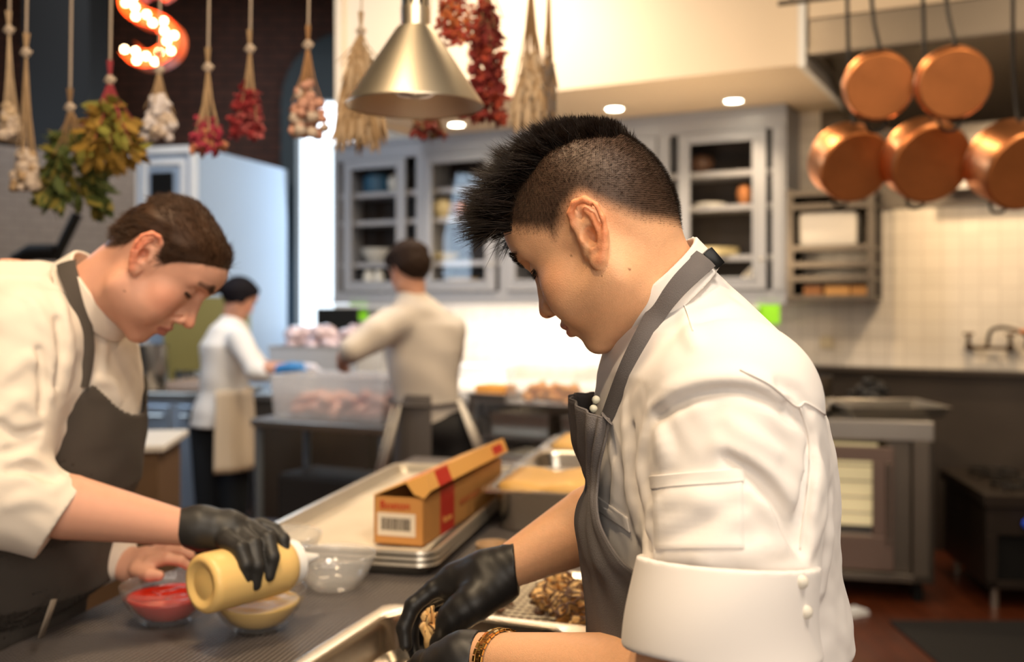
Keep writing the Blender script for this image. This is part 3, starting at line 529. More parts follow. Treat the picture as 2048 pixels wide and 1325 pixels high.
# ---------------------------------------------------------------- people: shared anatomy
def basis(yaw, pitch, roll=0):
    """columns: face direction, left, up.  yaw 0 faces +x, turned counter-clockwise; pitch > 0 looks down"""
    Rz=Matrix.Rotation(yaw,3,'Z'); Ry=Matrix.Rotation(pitch,3,'Y'); Rx=Matrix.Rotation(roll,3,'X'); return np.array(Rz@Ry@Rx)
def ear_sdf(p, s=1., fl=.30):
    """p local to the head, y mirrored to +; ear canal at the origin, side of the head at y=.072"""
    q=p-V3(-.004,.0705,.002); ct,st=math.cos(.26),math.sin(.26); q=np.stack([q[:,0]*ct+q[:,2]*st,q[:,1],-q[:,0]*st+q[:,2]*ct],1); c,sn=math.cos(fl),math.sin(fl)    # flare outwards at the back
    u=q[:,0]*c-q[:,1]*sn; w=q[:,0]*sn+q[:,1]*c; e=np.stack([u/s,w/s,q[:,2]/s],1)
    rim=chain(e,[(.010,.004,.002),(.013,.007,.014),(.011,.010,.025),(.003,.012,.032),(-.008,.013,.031),(-.016,.013,.021),(-.018,.012,.008),(-.015,.010,-.006),(-.009,.008,-.018),(-.003,.006,-.027)],[.0028,.0032,.0034,.0036,.0038,.0038,.0036,.0034,.0038,.0052],.002)
    lobe=ell(e,(.003,.005,-.027),(.0075,.0045,.009))
    anti=chain(e,[(-.003,.009,.023),(-.0085,.0095,.014),(-.010,.010,.003),(-.008,.009,-.008),(-.003,.008,-.014),(.003,.007,-.016)],[.0024,.0028,.003,.003,.003,.0032],.002)
    plate=ell(e,(-.003,.0035,.004),(.0155,.0045,.029))
    tra=ell(e,(.010,.006,-.003),(.0035,.004,.006))
    d=smin(plate,rim,.004); d=smin(d,anti,.003); bowl=ell(e,(.0005,.011,-.003),(.0065,.014,.0105)); d=smax(d,-bowl,.003)
    fossa=ell(e,(-.0135,.014,.011),(.0020,.0085,.014)); d=smax(d,-fossa,.002)
    d=smax(d,-ell(e,(.003,.015,.020),(.004,.008,.007)),.003); d=smin(d,lobe,.005); d=smin(d,tra,.003); root=cone(e,(.010,-.002,-.018),(.010,-.002,.02),.006,.006); d=smin(d,root,.006); return d*s, np.minimum(ell(e,(.0005,.011,-.003),(.0060,.019,.0095)),ell(e,(.003,.015,.019),(.0035,.012,.006)))*s
def head_sdf(p, g):
    m=p.copy(); m[:,1]=np.abs(m[:,1]); W=g.get('w',1.); m0=m.copy(); bk=g.get('back',1.); m[:,0]=np.where(m[:,0]<0,m[:,0]/bk,m[:,0]); tp=g.get('top',1.); m[:,2]=np.where(m[:,2]>.03,.03+(m[:,2]-.03)/tp,m[:,2]); lw=g.get('low',1.); m[:,2]=np.where(m[:,2]<0,m[:,2]/lw,m[:,2])
    d=ell(m,(-.012,0,.040),(.096,.076*W,.086)); d=smin(d,ell(m,(-.045,0,.02),(.062,.062*W,.062)),.03)
    d=smin(d,ell(m,(.052,0,.045),(.046,.058*W,.055)),.03)                      # forehead
    d=smin(d,ell(m,(.035,0,-.025),(.052,.056*W,.075)),.03)                     # mid face
    d=smin(d,cone(m,(.002,.050*W,-.058),(.070,.016,-.100),.016,.013),.028)     # jaw line
    d=smin(d,cone(m,(.000,.055*W,-.01),(.000,.050*W,-.060),.016,.016),.025)
    d=smin(d,ell(m,(.040,0,-.070),(.043,.042,.034)),.02)
    d=smin(d,ell(m,(.056,.040*W,-.022),(.022,.020,.020)),.02)                  # cheekbone
    d=smin(d,ell(m,(.064,.028,-.048),(.018,.018,.024)),.018)
    ch=g.get('cheek',0.)
    if ch: d=smin(d,ell(m,(.052,.042,-.045),(.024+ch,.018+ch,.034)),.02); d=smin(d,ell(m,(.02,.045,-.062),(.03,.02+ch,.028)),.02); d=smin(d,ell(m,(.02,0,-.085),(.05,.04,.022)),.025)
    d=smin(d,ell(m,(.073,0,-.099),(.014,.018,.014)),.014)                      # chin
    br=g.get('brow',1.)
    d=smin(d,chain(m,[(.086,.010,.026),(.083,.026,.031),(.070,.043,.028)],[.008*br,.008*br,.008]),.014)
    d=smax(d,-ell(m,(.093,.030,.011),(.019,.018,.0115)),.012)                  # eye sockets
    d=smin(d,ell(m,(.0715,.031,.009),(.0142,.0150,.0125)),.005)               # lids over the eyeball
    d=smax(d,-chain(m,[(.087,.020,.0050),(.0885,.030,.0030),(.080,.043,.0045)],[.0011,.0013,.0009]),.0015)  # lid slit
    d=smax(d,-chain(m,[(.088,.020,.0165),(.0885,.030,.0185),(.080,.043,.0165)],[.0010,.0012,.0009]),.004)
    n=g.get('nose',1.); nx=g.get('nx',0.)
    nose=cone(m,(.086,0,.018),(.104*1.0+nx,0,-.022),.0065,.0085*n); nose=smin(nose,ell(m,(.107+nx,0,-.031),(.0115,.0105*n,.0095)),.008)
    nose=smin(nose,ell(m,(.097+nx*.6,.0125*n,-.034),(.010,.0068,.0080)),.006); nose=smin(nose,cone(m,(.088,.006,-.01),(.09,.012,-.033),.008,.010),.012); d=smin(d,nose,.008)
    d=smax(d,-ell(m,(.104+nx*.6,.0065,-.0415),(.0055,.0034,.0040)),.002)
    d=smax(d,-cone(m,(.098,.017*n,-.030),(.088,.025,-.046),.0016,.0022),.008)  # fold beside the nose
    d=smin(d,ell(m,(.078,0,-.064),(.021,.026,.022)),.012)                      # muzzle
    d=smin(d,chain(m,[(.0985,.000,-.0600),(.0970,.007,-.0585),(.088,.021,-.0655)],[.0044,.0046,.0022]),.004)
    d=smin(d,chain(m,[(.0965,.000,-.0715),(.0940,.009,-.0710),(.087,.019,-.0670)],[.0056,.0052,.0022]),.004)
    d=smax(d,-chain(m,[(.1025,0,-.0655),(.0995,.008,-.0652),(.0885,.0235,-.0662)],[.0012,.0012,.0010]),.0025)
    d=smax(d,-cone(m,(.100,0,-.045),(.102,0,-.056),.0018,.0024),.005)
    d=smax(d,-ell(m,(.0985,0,-.083),(.007,.016,.0045)),.008)                   # under the lip
    de,db=ear_sdf(m0-V3(g.get('earx',0),.0705*(W-1),g.get('earz',0)),g.get('ear',1.),g.get('flare',.30)); d=smin(d,de,.003); d=smax(d,-db,.003)
    return d
def neck_sdf(p, a, b, ra=.052, rb=.058): return cone(p,a,b,ra,rb)
def hair_edge(x, z, c):
    """>0 inside the hair-covered area of the side profile: polygon c in local x,z"""
    inside=np.zeros(len(x),bool); d=np.full(len(x),9.); n=len(c)
    for i in range(n):
        ax,az=c[i]; bx,bz=c[(i+1)%n]; dx,dz=bx-ax,bz-az; t=np.clip(((x-ax)*dx+(z-az)*dz)/(dx*dx+dz*dz),0,1); d=np.minimum(d,np.hypot(x-ax-t*dx,z-az-t*dz))
        cr_=((az>z)!=(bz>z))&(x<(bx-ax)*(z-az)/((bz-az) if abs(bz-az)>1e-9 else 1e-9)+ax); inside^=cr_
    return np.where(inside,d,-d)
def sm(x,a,b): t=np.clip((x-a)/(b-a),0,1); return t*t*(3-2*t)
def skin_color(q, base, g, hair, hcol, ears=True):
    """q local head coordinates -> rgb"""
    m=q.copy(); m[:,1]=np.abs(m[:,1]); me=m-np.array([g.get('earx',0),0,g.get('earz',0)],np.float32); lw=g.get('low',1.); m[:,2]=np.where(m[:,2]<0,m[:,2]/lw,m[:,2]); n=len(q); c=np.tile(np.array(base,float),(n,1))
    def mixc(w,t): nonlocal c; c=c*(1-w[:,None])+np.array(t)[None]*w[:,None]
    near=lambda x,y,z,r0,r1: 1-sm(np.sqrt((m[:,0]-x)**2+(m[:,1]-y)**2+(m[:,2]-z)**2),r0,r1)
    red=np.array(base)*np.array([1.02,.66,.56])
    mixc(.5*near(.06,.045,-.025,.005,.04),red); mixc(.55*near(.108,0,-.03,.004,.022),red)
    if ears: ew=.0705*g.get('w',1.); mixc(.75*sm(m[:,1],ew+.006,ew+.014)*(np.abs(me[:,0]+.005)<.035)*(np.abs(me[:,2])<.05),np.array(base)*np.array([1.03,.60,.46]))
    lip=chain(m.astype(np.float32),[(.100,0,-.0605),(.097,.008,-.0605),(.088,.020,-.0655)],[.001]*3); lip2=chain(m.astype(np.float32),[(.099,0,-.0715),(.096,.009,-.0705),(.087,.019,-.0670)],[.001]*3)
    mixc(.85*(1-sm(np.minimum(lip,lip2),.0035,.0062)),g.get('lip',(.42,.13,.10)))
    br=chain(m.astype(np.float32),[(.094,.012,.030),(.092,.026,.0355),(.077,.045,.031)],[.0]*3); mixc(.85*(1-sm(br,.0050,.0085)),hcol)
    lash=chain(m.astype(np.float32),[(.087,.0185,.0045),(.0885,.030,.0025),(.079,.0445,.0042)],[0]*3); mixc(.95*(1-sm(lash,.0020,.0036)),(.015,.01,.01))
    mixc(.9*near(.106,.0065,-.040,.001,.0045),(.08,.02,.015))
    nz=g.get('stub',0.)
    if nz: mixc(nz*(sm(m[:,0],.0,.03)*sm(-m[:,2],.045,.06)*(1-.7*(1-sm(np.minimum(lip,lip2),.004,.009)))),np.array(hcol)*1.5+np.array(base)*.25)
    for (x,z,r) in g.get('moles',[]): mixc(.75*(1-sm(np.hypot(q[:,0]-x,q[:,2]-z),r*.6,r))*(q[:,1]*g.get('side',1)>0),(.10,.04,.02))
    e=hair_edge(q[:,0],q[:,2],hair); k=sm(e,-.002,g.get('fade',.012))
    if ears: k=k*(1-sm(m[:,1],ew+.0045,ew+.0075)*(np.abs(me[:,0]+.005)<.03)*(np.abs(me[:,2]+.002)<.042))
    mixc(g.get('fadew',.9)*k,hcol); return np.clip(c,0,1)
def strands(name, roots, dirs, length, width, m, parent, seg=3, droop=None, jit=.25, seed=1):
    r=np.random.default_rng(seed); n=len(roots); roots=np.asarray(roots); dirs=np.asarray(dirs)+r.normal(0,jit,(n,3)); dirs/=np.linalg.norm(dirs,axis=1)[:,None]
    L=length*(r.uniform(.7,1.15,n)); dr=np.zeros(3) if droop is None else np.array(droop); sd=np.cross(dirs,r.normal(0,1,(n,3))); sd/=np.linalg.norm(sd,axis=1)[:,None]; s2=np.cross(dirs,sd)
    V=[];
    for i in range(seg+1):
        t=i/seg; c=roots+dirs*(L*t)[:,None]+dr[None]*(L*t*t)[:,None]; w=width*(1-t**2*.96)
        for k in range(3): a=2*PI*k/3; V.append(c+(sd*math.cos(a)+s2*math.sin(a))*w)
    V=np.stack(V,1).reshape(-1,3); k=(seg+1)*3; q=[]
    for i in range(seg):
        for j in range(3): q.append((i*3+j,i*3+(j+1)%3,(i+1)*3+(j+1)%3,(i+1)*3+j))
    q=np.array(q)[None]+(np.arange(n)*k)[:,None,None]; return npmesh(name,V,q.reshape(-1,4),m,parent)

def scalp(o, locf):
    n=len(o.data.vertices); v=np.zeros(n*3,np.float32); o.data.vertices.foreach_get('co',v); v=v.reshape(-1,3); w=np.zeros(n*3,np.float32); o.data.vertices.foreach_get('normal',w); return v,w.reshape(-1,3),locf(v)

def brows(o,locf,B,m,parent,seed=1):
    v,nv,q=scalp(o,locf); mq=q.copy(); mq[:,1]=np.abs(mq[:,1]); br=chain(mq.astype(np.float32),[(.094,.012,.030),(.092,.026,.0355),(.077,.045,.031)],[0.]*3); c=np.nonzero(br<.0075)[0]; r=np.random.default_rng(seed)
    if len(c): c=r.choice(c,700); sg=np.sign(q[c,1])[:,None]; strands('eyebrows',v[c],nv[c]*.5+B[:,1][None]*sg*.9+B[:,2][None]*.3,np.full(len(c),.0065),.00022,m,parent,seg=2,jit=.12,seed=seed)
    la=chain(mq.astype(np.float32),[(.087,.0185,.0045),(.0885,.030,.0025),(.079,.0445,.0042)],[0]*3); c=np.nonzero(la<.0028)[0]
    if len(c): c=r.choice(c,160); strands('eyelashes',v[c],nv[c]*1.0-B[:,2][None]*.35,np.full(len(c),.0070),.00020,m,parent,seg=2,jit=.15,seed=seed+1)
# ---------------------------------------------------------------- the chef in front (right)
M_skin1 = mat('skin_warm', (.62,.33,.19), .48, sss=.12, bump=.22, bscale=650, attr='Col', noise=.09, nscale=160)
M_hair1 = mat('black_hair', (.010,.0055,.0035), .40, spec=.16)
hb1 = basis(math.radians(180-25), math.radians(35)); ear1=P(1171,456,1.02); ho1=ear1-hb1@np.array([0,.074,0])
S1=1.03
G1=dict(back=.72,top=.92,cheek=.007,ear=1.03,flare=-.02,earx=.001,earz=-.0115,low=.9,w=1.05,brow=.8,nose=1.12,nx=-.003,stub=.10,lip=(.55,.16,.13),fade=.016,fadew=.93,side=1,moles=[(.022,-.032,.0011),(.04,-.05,.0010),(.03,-.012,.0012),(.012,-.05,.001),(-.012,-.06,.0011)])
HL1=[(.092,.075),(.078,.055),(.065,.040),(.041,.020),(.038,.005),(.026,.010),(.010,.016),(.003,.022),(-.0136,.025),(-.0306,-.004),(-.043,-.0255),(-.068,-.047),(-.077,-.079),(-.16,-.09),(-.16,.25),(.092,.25)]
def loc1(p): return ((p-ho1.astype(np.float32))@hb1.astype(np.float32)/S1).astype(np.float32)
def A32(*a): return np.array(a,np.float32)
nk=A32(.66,.06,-.75); nk/=np.linalg.norm(nk)      # neck axis, pointing down
CC=P(1301,560,1.095).astype(np.float32)                                                 # centre of the collar's upper rim
def ring(p, c, ax, fr, rx, ry):
    """radius-like field around an elliptical ring axis; fr = direction of the long (front) axis"""
    q=p-c; t=q@ax; f=fr-ax*float(fr@ax); f/=np.linalg.norm(f); s=np.cross(ax,f); u=q@f; w=q@s; k=np.sqrt((u/rx)**2+(w/ry)**2); k1=np.sqrt((u/rx**2)**2+(w/ry**2)**2); return t, k*(k-1)/np.maximum(k1,1e-6)
FR1=A32(-.75,.1,-.66)
TS=[(1.535,.192,1.12,.026,.04),(1.500,.196,1.12,.064,.085),(1.467,.202,1.12,.091,.135),(1.423,.209,1.12,.109,.185),(1.373,.216,1.12,.124,.205),(1.334,.219,1.12,.130,.210),(1.279,.222,1.12,.132,.205),(1.224,.224,1.12,.131,.195),(1.200,.226,1.12,.133,.192),(1.168,.230,1.12,.138,.190),(1.135,.231,1.12,.140,.190),(1.095,.226,1.12,.130,.186),(1.02,.224,1.12,.126,.186),(.90,.226,1.12,.122,.188)]
SH1,EL1,WR1=P(1468,812,.945),P(1452,1392,.875),P(965,1318,1.13)
SH2,EL2,WR2=P(1400,790,1.33),P(1275,1000,1.36),P(1012,1137,1.30)
def torso1(p): return loft(p,TS)
def arm1(p): return chain(p,[SH1,SH1*.45+EL1*.55,EL1],[.083,.079,.072])
def jack0(p):
    d=torso1(p); d=smin(d,cone(p,CC+nk*.036,A32(.205,1.12,1.40),.052,.10),.03); d=smin(d,arm1(p),.045)
    return smin(d,chain(p,[SH2,EL2],[.078,.062]),.05)
def px3(f,pts,inset=0.,d0=.6):
    a=np.array(pts,float); w=hit(f,a[:,0],a[:,1],d0); return w-grad(f,w)*inset
def folds(f,rows):
    out=[]
    for pts,r,ins in rows:
        c=cr(pts,4); w=px3(f,c,ins); n=len(w); rs=r*(.35+.65*np.sin(np.linspace(.15,PI-.15,n))); out.append((w,rs))
    return out
def near_chain(p,w,rs,k):
    lo=w.min(0)-.03; hi=w.max(0)+.03; m=((p>lo)&(p<hi)).all(1); d=np.full(len(p),.05,np.float32)
    if m.any(): d[m]=np.minimum(chain(p[m],list(w),list(rs)),.05)
    return d
def wavy(p,a,s,seed=0): x,y,z=(p*s+seed).T; return a*(np.sin(x+1.7*np.sin(y*.8+z*.5))*np.sin(z*.9+1.3*np.sin(x*.7))+.5*np.sin(2.3*z+x*1.3+2*np.sin(y)))
RIDGE1=folds(jack0,[
 ([(1298,815),(1345,785),(1400,768),(1480,760),(1540,780),(1592,815)],.008,.005),
 ([(1440,888),(1500,920),(1555,975),(1594,1050)],.009,.005),
 ([(1412,1118),(1430,1078),(1472,1040),(1500,1018)],.007,.004),
 ([(1500,985),(1545,1020),(1590,1085)],.007,.004),
 ([(1296,1062),(1350,1046),(1420,1012)],.007,.004),
 ([(1300,1020),(1340,1010)],.005,.003),
 ([(1350,998),(1380,992),(1420,1000),(1470,994)],.004,.0025),
 ([(1290,860),(1283,930),(1290,1000)],.010,.005),
 ([(1320,860),(1330,920)],.007,.004),
 ([(1560,830),(1590,880),(1608,950),(1610,1020)],.012,.006),
 ([(1618,870),(1632,930),(1625,1010),(1600,1080)],.010,.005),
 ([(1640,940),(1640,1030),(1615,1110)],.009,.004),
 ([(1225,900),(1235,960),(1228,1020)],.008,.004),
 ([(1250,820),(1255,900),(1262,980),(1275,1060)],.008,.004),
 ([(1370,620),(1378,660),(1392,690)],.004,.003),
 ([(1460,840),(1500,870),(1550,905)],.007,.004),
 ([(1340,1100),(1450,1105),(1560,1098)],.008,.004),
 ([(1660,1010),(1655,1090),(1640,1180)],.008,.004),
])
VALL1=folds(jack0,[
 ([(1310,835),(1400,790),(1480,783),(1540,805),(1580,840)],.004,.0005),
 ([(1455,915),(1510,950),(1555,1005),(1592,1075)],.005,.001),
 ([(1580,810),(1620,870),(1612,960),(1602,1080)],.007,.001),
 ([(1560,1020),(1590,1070),(1604,1105)],.005,.0),
 ([(1265,860),(1270,960),(1285,1060),(1295,1110)],.007,.001),
 ([(1620,820),(1600,790),(1560,770)],.002,.0),
])
POCK=px3(jack0,[(1304,953),(1395,948),(1483,941),(1486,975),(1487,1003),(1395,1010),(1308,1016)],0)
def jacket1(p):
    d=jack0(p); near=np.abs(d)<.05
    for w,rs in RIDGE1: d=smin(d,near_chain(p,w,rs,0),.014)
    for w,rs in VALL1: d=smax(d,-near_chain(p,w,rs,0),.012)
    d=d+wavy(p,.0010,42,3)*(.4+.6*sm(1.47-p[:,2],0,.1))+wavy(p,.0005,95,1)*(p[:,2]<1.42)
    # sleeve opening: hollow end below the cuff
    ax=(EL1-SH1)/np.linalg.norm(EL1-SH1); t=(p-SH1.astype(np.float32))@ax.astype(np.float32)
    return d
axs=((EL1-SH1)/np.linalg.norm(EL1-SH1)).astype(np.float32); CUF0=P(1450,1122,.885); CUF1=P(1448,1312,.872)
CUFX=((CUF1-CUF0)/np.linalg.norm(CUF1-CUF0)).astype(np.float32)
def cuff1(p):
    t,rr=ring(p,CUF0.astype(np.float32),CUFX,A32(1,0,0),.077,.077); L=float(np.linalg.norm(CUF1-CUF0)); rr=rr+.004*np.sin(t*40+p[:,0]*22)-.006*np.clip(t/L,0,1)
    sh=np.abs(rr)-.0035; sh=np.minimum(sh,np.abs(rr+.0055)-.0022); d=smax(np.maximum(sh,-t-.0),t-L-.004*np.sin(p[:,0]*40),.004); return d
def cut1(p):   # arm sleeve stops inside the cuff
    t=(p-CUF0.astype(np.float32))@CUFX; q=p-SH1.astype(np.float32); r=np.linalg.norm(q-(q@axs)[:,None]*axs,axis=1)
    return np.maximum(np.maximum(.045-t, r-.12),  -(t-.0)-9)
def jacketf(p):
    d=jacket1(p); t=(p-CUF0.astype(np.float32))@CUFX; q=(p-CUF0.astype(np.float32)); rad=np.linalg.norm(q-(q@CUFX)[:,None]*CUFX,axis=1)
    tor=torso1(p); arm_only=(arm1(p)<tor)
    end=np.where(arm_only, t-.05, -1.); d=np.maximum(d,end)
    d=np.maximum(d,-torso_in(p)); return d
def torso_in(p): # hollow at the neck
    q=p-CC; t=q@nk; r=np.linalg.norm(q-t[:,None]*nk,axis=1); return np.maximum(r-.057,t-.030)
def collar1(p):
    t,rr=ring(p,CC,nk,FR1,.0655,.068); u=(p-CC)@FR1; hgt=.030
    t=t+rr*.0; d=np.maximum(np.abs(rr-.10*np.clip(t,0,.04)*.6)-.0028,np.abs(t-hgt/2)-hgt/2-.004)
    gap=(u>.03)&(np.abs((p-CC)@np.cross(nk,FR1))<.006); return np.where(gap,.004,d).astype(np.float32)
def body1(p):
    q=loc1(p); d=head_sdf(q,G1); d=d*S1; d=smin(d,cone(p,(ho1+hb1@np.array([-.010,0,-.030])),CC+nk*.035,.053,.050),.03)
    d=smin(d,np.minimum(torso1(p)+.026, 9),.012); a=chain(p,[SH1,SH1*.3+EL1*.7,EL1],[.062,.054,.046]); a=smin(a,chain(p,[EL1,EL1*.72+WR1*.28,WR1],[.046,.046,.0285]),.02)
    b=chain(p,[SH2,SH2*.4+EL2*.6,EL2],[.060,.052,.048]); b=smin(b,chain(p,[EL2,EL2*.65+WR2*.35,WR2*1.0],[.050,.050,.0275]),.02)
    d=smin(smin(d,a,.02),b,.02)
    for hx,sg in ((.30,1),(.0,-1)): pass
    for y0 in (1.02,1.23): d=smin(d,chain(p,[A32(.225,y0,.92),A32(.235,y0,.52),A32(.245,y0,.10)],[.085,.060,.042]),.03)
    return d
chef1=thing('person','cook with black spiky hair and faded sides bending over the steel pan in front','person',(.2,1.12,0))
bpy.context.view_layer.update()
BASE1=(.80,.435,.235)
bd1=sdfobj('body',body1,(-.16,.78,.06),(.40,1.45,1.80),.0022,M_skin1,chef1,lambda v: skin_color(loc1(v),BASE1,G1,HL1,(.035,.02,.014)))

v,nv,q=scalp(bd1,loc1); r=np.random.default_rng(3); ed=hair_edge(q[:,0],q[:,2],HL1); fu=hb1[:,0]; up=hb1[:,2]; lf=hb1[:,1]
top=[(.098,.058),(.084,.046),(.070,.050),(.042,.078),(-.005,.090),(-.040,.082),(-.070,.066),(-.09,.2),(.12,.2)]
te=hair_edge(q[:,0],q[:,2],top); c=np.nonzero((te>0)&(ed>0)|((q[:,0]>.02)&(np.abs(q[:,1])<.058)&(q[:,2]>.069)&(q[:,0]<.087)))[0]; c=r.choice(c,14000)
fr=sm(q[c,0],-.05,.085); L=.014+.042*sm(q[c,0],-.05,.060); rt=v[c]+r.normal(0,.0008,(len(c),3))
dr=nv[c]*(.75-.35*fr)[:,None]+fu[None]*(.10+.95*fr)[:,None]+up[None]*(.45+.05*fr)[:,None]
tuft=r.normal(0,.30,(400,3)); cl=(np.floor(q[c,0]*140)*37+np.floor(q[c,1]*140)*17+np.floor(q[c,2]*140)*7).astype(int)%400; dr=dr+tuft[cl]*(.7+.6*fr)[:,None]
strands('hair',rt,dr,L,.00042,M_hair1,chef1,seg=4,droop=(0,0,-.03),jit=.10,seed=4)
ew=.0705*G1['w']; c=np.nonzero((ed>.001)&~((np.abs(q[:,1])>ew+.004)&(np.abs(q[:,0]+.004)<.03)&(q[:,2]<.026)))[0]; c=r.choice(c,42000); k=sm(ed[c],.0,.022); c=c[r.uniform(0,1,len(c))<.25+.75*k]; k=sm(ed[c],.0,.03)
L=.0022+.0035*k; dr=nv[c]*.55-up[None]*.55-fu[None]*(.35-.8*sm(q[c,0],.0,.06))[:,None]
strands('faded_hair',v[c],dr,L,.00013,mat('short_black_hair',(.020,.012,.008),.7,spec=.1),chef1,seg=1,jit=.14,seed=5)

brows(bd1,loc1,hb1,M_hair1,chef1,31)
M_white1=mat('white_twill',(.80,.75,.705),.85,bump=.10,bscale=1400,noise=.03,nscale=9,sheen=.15)
M_apron1=mat('grey_canvas',(.125,.112,.110),.85,bump=.35,bscale=900,noise=.14,nscale=30)
M_trous=mat('black_trousers',(.012,.012,.014),.8)
M_blackpl=mat('black_metal',(.01,.01,.01),.3,metal=.5)
jk1=sdfobj('jacket',jacketf,(-.06,.74,.90),(.43,1.45,1.575),.0026,M_white1,chef1)
sdfobj('cuff',cuff1,CUF0-np.array([.13,.13,.16]),CUF0+np.array([.13,.13,.06]),.0020,M_white1,jk1)
sdfobj('collar',collar1,CC-.13,CC+.13,.0020,M_white1,jk1)
fjc=lambda p: np.minimum(jacket1(p),collar1(p))
# neck strap lying over collar and shoulder
sp=cr([(1216,842),(1234,795),(1258,735),(1288,676),(1322,617),(1351,578),(1380,548),(1410,520)],8); w=hit(lambda p: np.minimum(jack0(p),smax(collar1(p),-9+p[:,0]*0,.01)),sp[:,0],sp[:,1]); 
for _ in range(6): w[1:-1]=(w[:-2]+w[1:-1]*2+w[2:])/4
g=grad(jack0,w); g=g*.55+np.array([-.1,-.8,.25])*.45; g/=np.linalg.norm(g,axis=1)[:,None]; tg=np.gradient(w,axis=0); tg/=np.linalg.norm(tg,axis=1)[:,None]; sd=np.cross(tg,g); sd/=np.linalg.norm(sd,axis=1)[:,None]
# apron: rows of (near edge, between, front edge, beyond, far edge)
def row(N,A,Fp,B,Q): return cr([P(*N),P(*A),P(*Fp),P(*B),P(*Q)],6)
rows=[row((1218,840,1.000),(1180,828,1.02),(1143,800,1.09),(1150,790,1.17),(1200,786,1.23)),
 row((1212,866,1.000),(1178,862,1.02),(1147,848,1.10),(1155,840,1.19),(1210,836,1.27)),
 row((1204,900,1.000),(1176,900,1.03),(1153,888,1.11),(1165,885,1.22),(1225,880,1.30)),
 row((1194,940,1.005),(1178,942,1.04),(1168,932,1.12),(1178,930,1.22),(1225,925,1.30)),
 row((1189,975,1.005),(1182,976,1.04),(1178,968,1.11),(1183,968,1.22),(1225,965,1.30)),
 row((1191,1010,.995),(1176,1010,1.03),(1160,1010,1.10),(1176,1010,1.22),(1225,1005,1.30)),
 row((1203,1062,.975),(1172,1056,1.02),(1153,1050,1.09),(1175,1050,1.22),(1225,1045,1.30)),
 row((1240,1125,.945),(1185,1120,1.00),(1158,1095,1.09),(1176,1095,1.22),(1225,1090,1.30)),
 row((1296,1170,.925),(1205,1170,.985),(1167,1150,1.09),(1180,1150,1.22),(1225,1145,1.30)),
 row((1335,1240,.905),(1225,1240,.97),(1174,1220,1.085),(1185,1220,1.22),(1225,1215,1.30)),
 row((1345,1330,.895),(1240,1330,.955),(1178,1320,1.08),(1188,1310,1.22),(1225,1300,1.30)),
 row((1350,1470,.90),(1240,1470,.96),(1180,1450,1.08),(1190,1440,1.22),(1225,1430,1.30)),
 row((1350,1800,.91),(1240,1800,.97),(1170,1750,1.09),(1180,1740,1.22),(1225,1730,1.30))]
R=np.array(rows); cols=[cr(R[:,j],6) for j in range(R.shape[1])]; Gd=np.array(cols)  # [col][row]
Gd=np.array([cr(Gd[:,i],2) for i in range(Gd.shape[1])])
ni,nj=Gd.shape[:2]; nrm=np.cross(np.gradient(Gd,axis=0),np.gradient(Gd,axis=1)); nrm/=np.linalg.norm(nrm,axis=2)[:,:,None]+1e-9
ii,jj=np.meshgrid(np.arange(ni),np.arange(nj),indexing='ij'); amp=.0022*np.exp(-((ii-12)/16.)**2)+.0009; Gd=Gd+nrm*(amp*np.sin(jj*.95+ii*.05)+.0008*np.sin(ii*.33+jj*.3))[:,:,None]
qd=np.array([(i*nj+j,i*nj+j+1,(i+1)*nj+j+1,(i+1)*nj+j) for i in range(ni-1) for j in range(nj-1)])
ap=npmesh('apron',Gd.reshape(-1,3),qd,M_apron1,chef1); md=ap.modifiers.new('cloth','SOLIDIFY'); md.thickness=.0028; md.offset=0
hem=MB(); hem.tube([Gd[0,j] for j in range(nj)],.0016,6); hem.tube([Gd[i,0] for i in range(ni)],.0016,6); hm=hem.build('hem',M_apron1,smooth=True); hm.parent=ap
w[0]=Gd[0,1]
ribbon('neck_strap',w+g*.0035,g,sd,np.linspace(.0195,.0255,len(w)),.0016,M_apron1,ap)
# trousers and shoes
sdfobj('trousers',lambda p: smin(smin(cone(p,A32(.225,1.02,.92),A32(.245,1.02,.10),.098,.062),cone(p,A32(.225,1.23,.92),A32(.245,1.23,.10),.098,.062),.04),ell(p,(.225,1.12,.93),(.118,.18,.10)),.04),(.02,.80,.02),(.42,1.45,1.06),.006,M_trous,chef1)
for y0 in (1.02,1.23): sdfobj('shoe',lambda p: np.maximum(smin(cone(p,A32(.26,y0,.05),A32(.06,y0-.01,.035),.05,.042),ell(p,(.25,y0,.08),(.06,.05,.06)),.03),-p[:,2]+.003),(-.02,y0-.1,-.02),(.36,y0+.1,.16),.004,M_blackpl,chef1)

# sleeve pocket, chest pocket welt, cuff placket and buttons
fj=lambda p: jacket1(p)
def patch(name,pts,th,m,parent,n=10,lift=.0):
    a=np.array(pts,float); U=np.linspace(0,1,n); g2=np.array([[(a[0]*(1-u)+a[1]*u)*(1-v)+(a[3]*(1-u)+a[2]*u)*v for u in U] for v in U]).reshape(-1,2)
    w=hit(fj,g2[:,0],g2[:,1]); nn=grad(fj,w); w=w+nn*(th*.5+lift); q=np.array([(i*n+j,i*n+j+1,(i+1)*n+j+1,(i+1)*n+j) for i in range(n-1) for j in range(n-1)])
    o=npmesh(name,w,q,m,parent); md=o.modifiers.new('t','SOLIDIFY'); md.thickness=th; md.offset=0; bv=o.modifiers.new('b','BEVEL'); bv.width=.0006; bv.limit_method='ANGLE'; return o
patch('sleeve_pocket',[(1305,955),(1484,941),(1488,1098),(1312,1100)],.0018,M_white1,jk1,14)
patch('pocket_band',[(1303,952),(1485,938),(1487,966),(1306,980)],.0030,M_white1,jk1,14)
patch('chest_pocket',[(1186,985),(1256,1035),(1262,1066),(1192,1018)],.0022,M_white1,jk1,8)
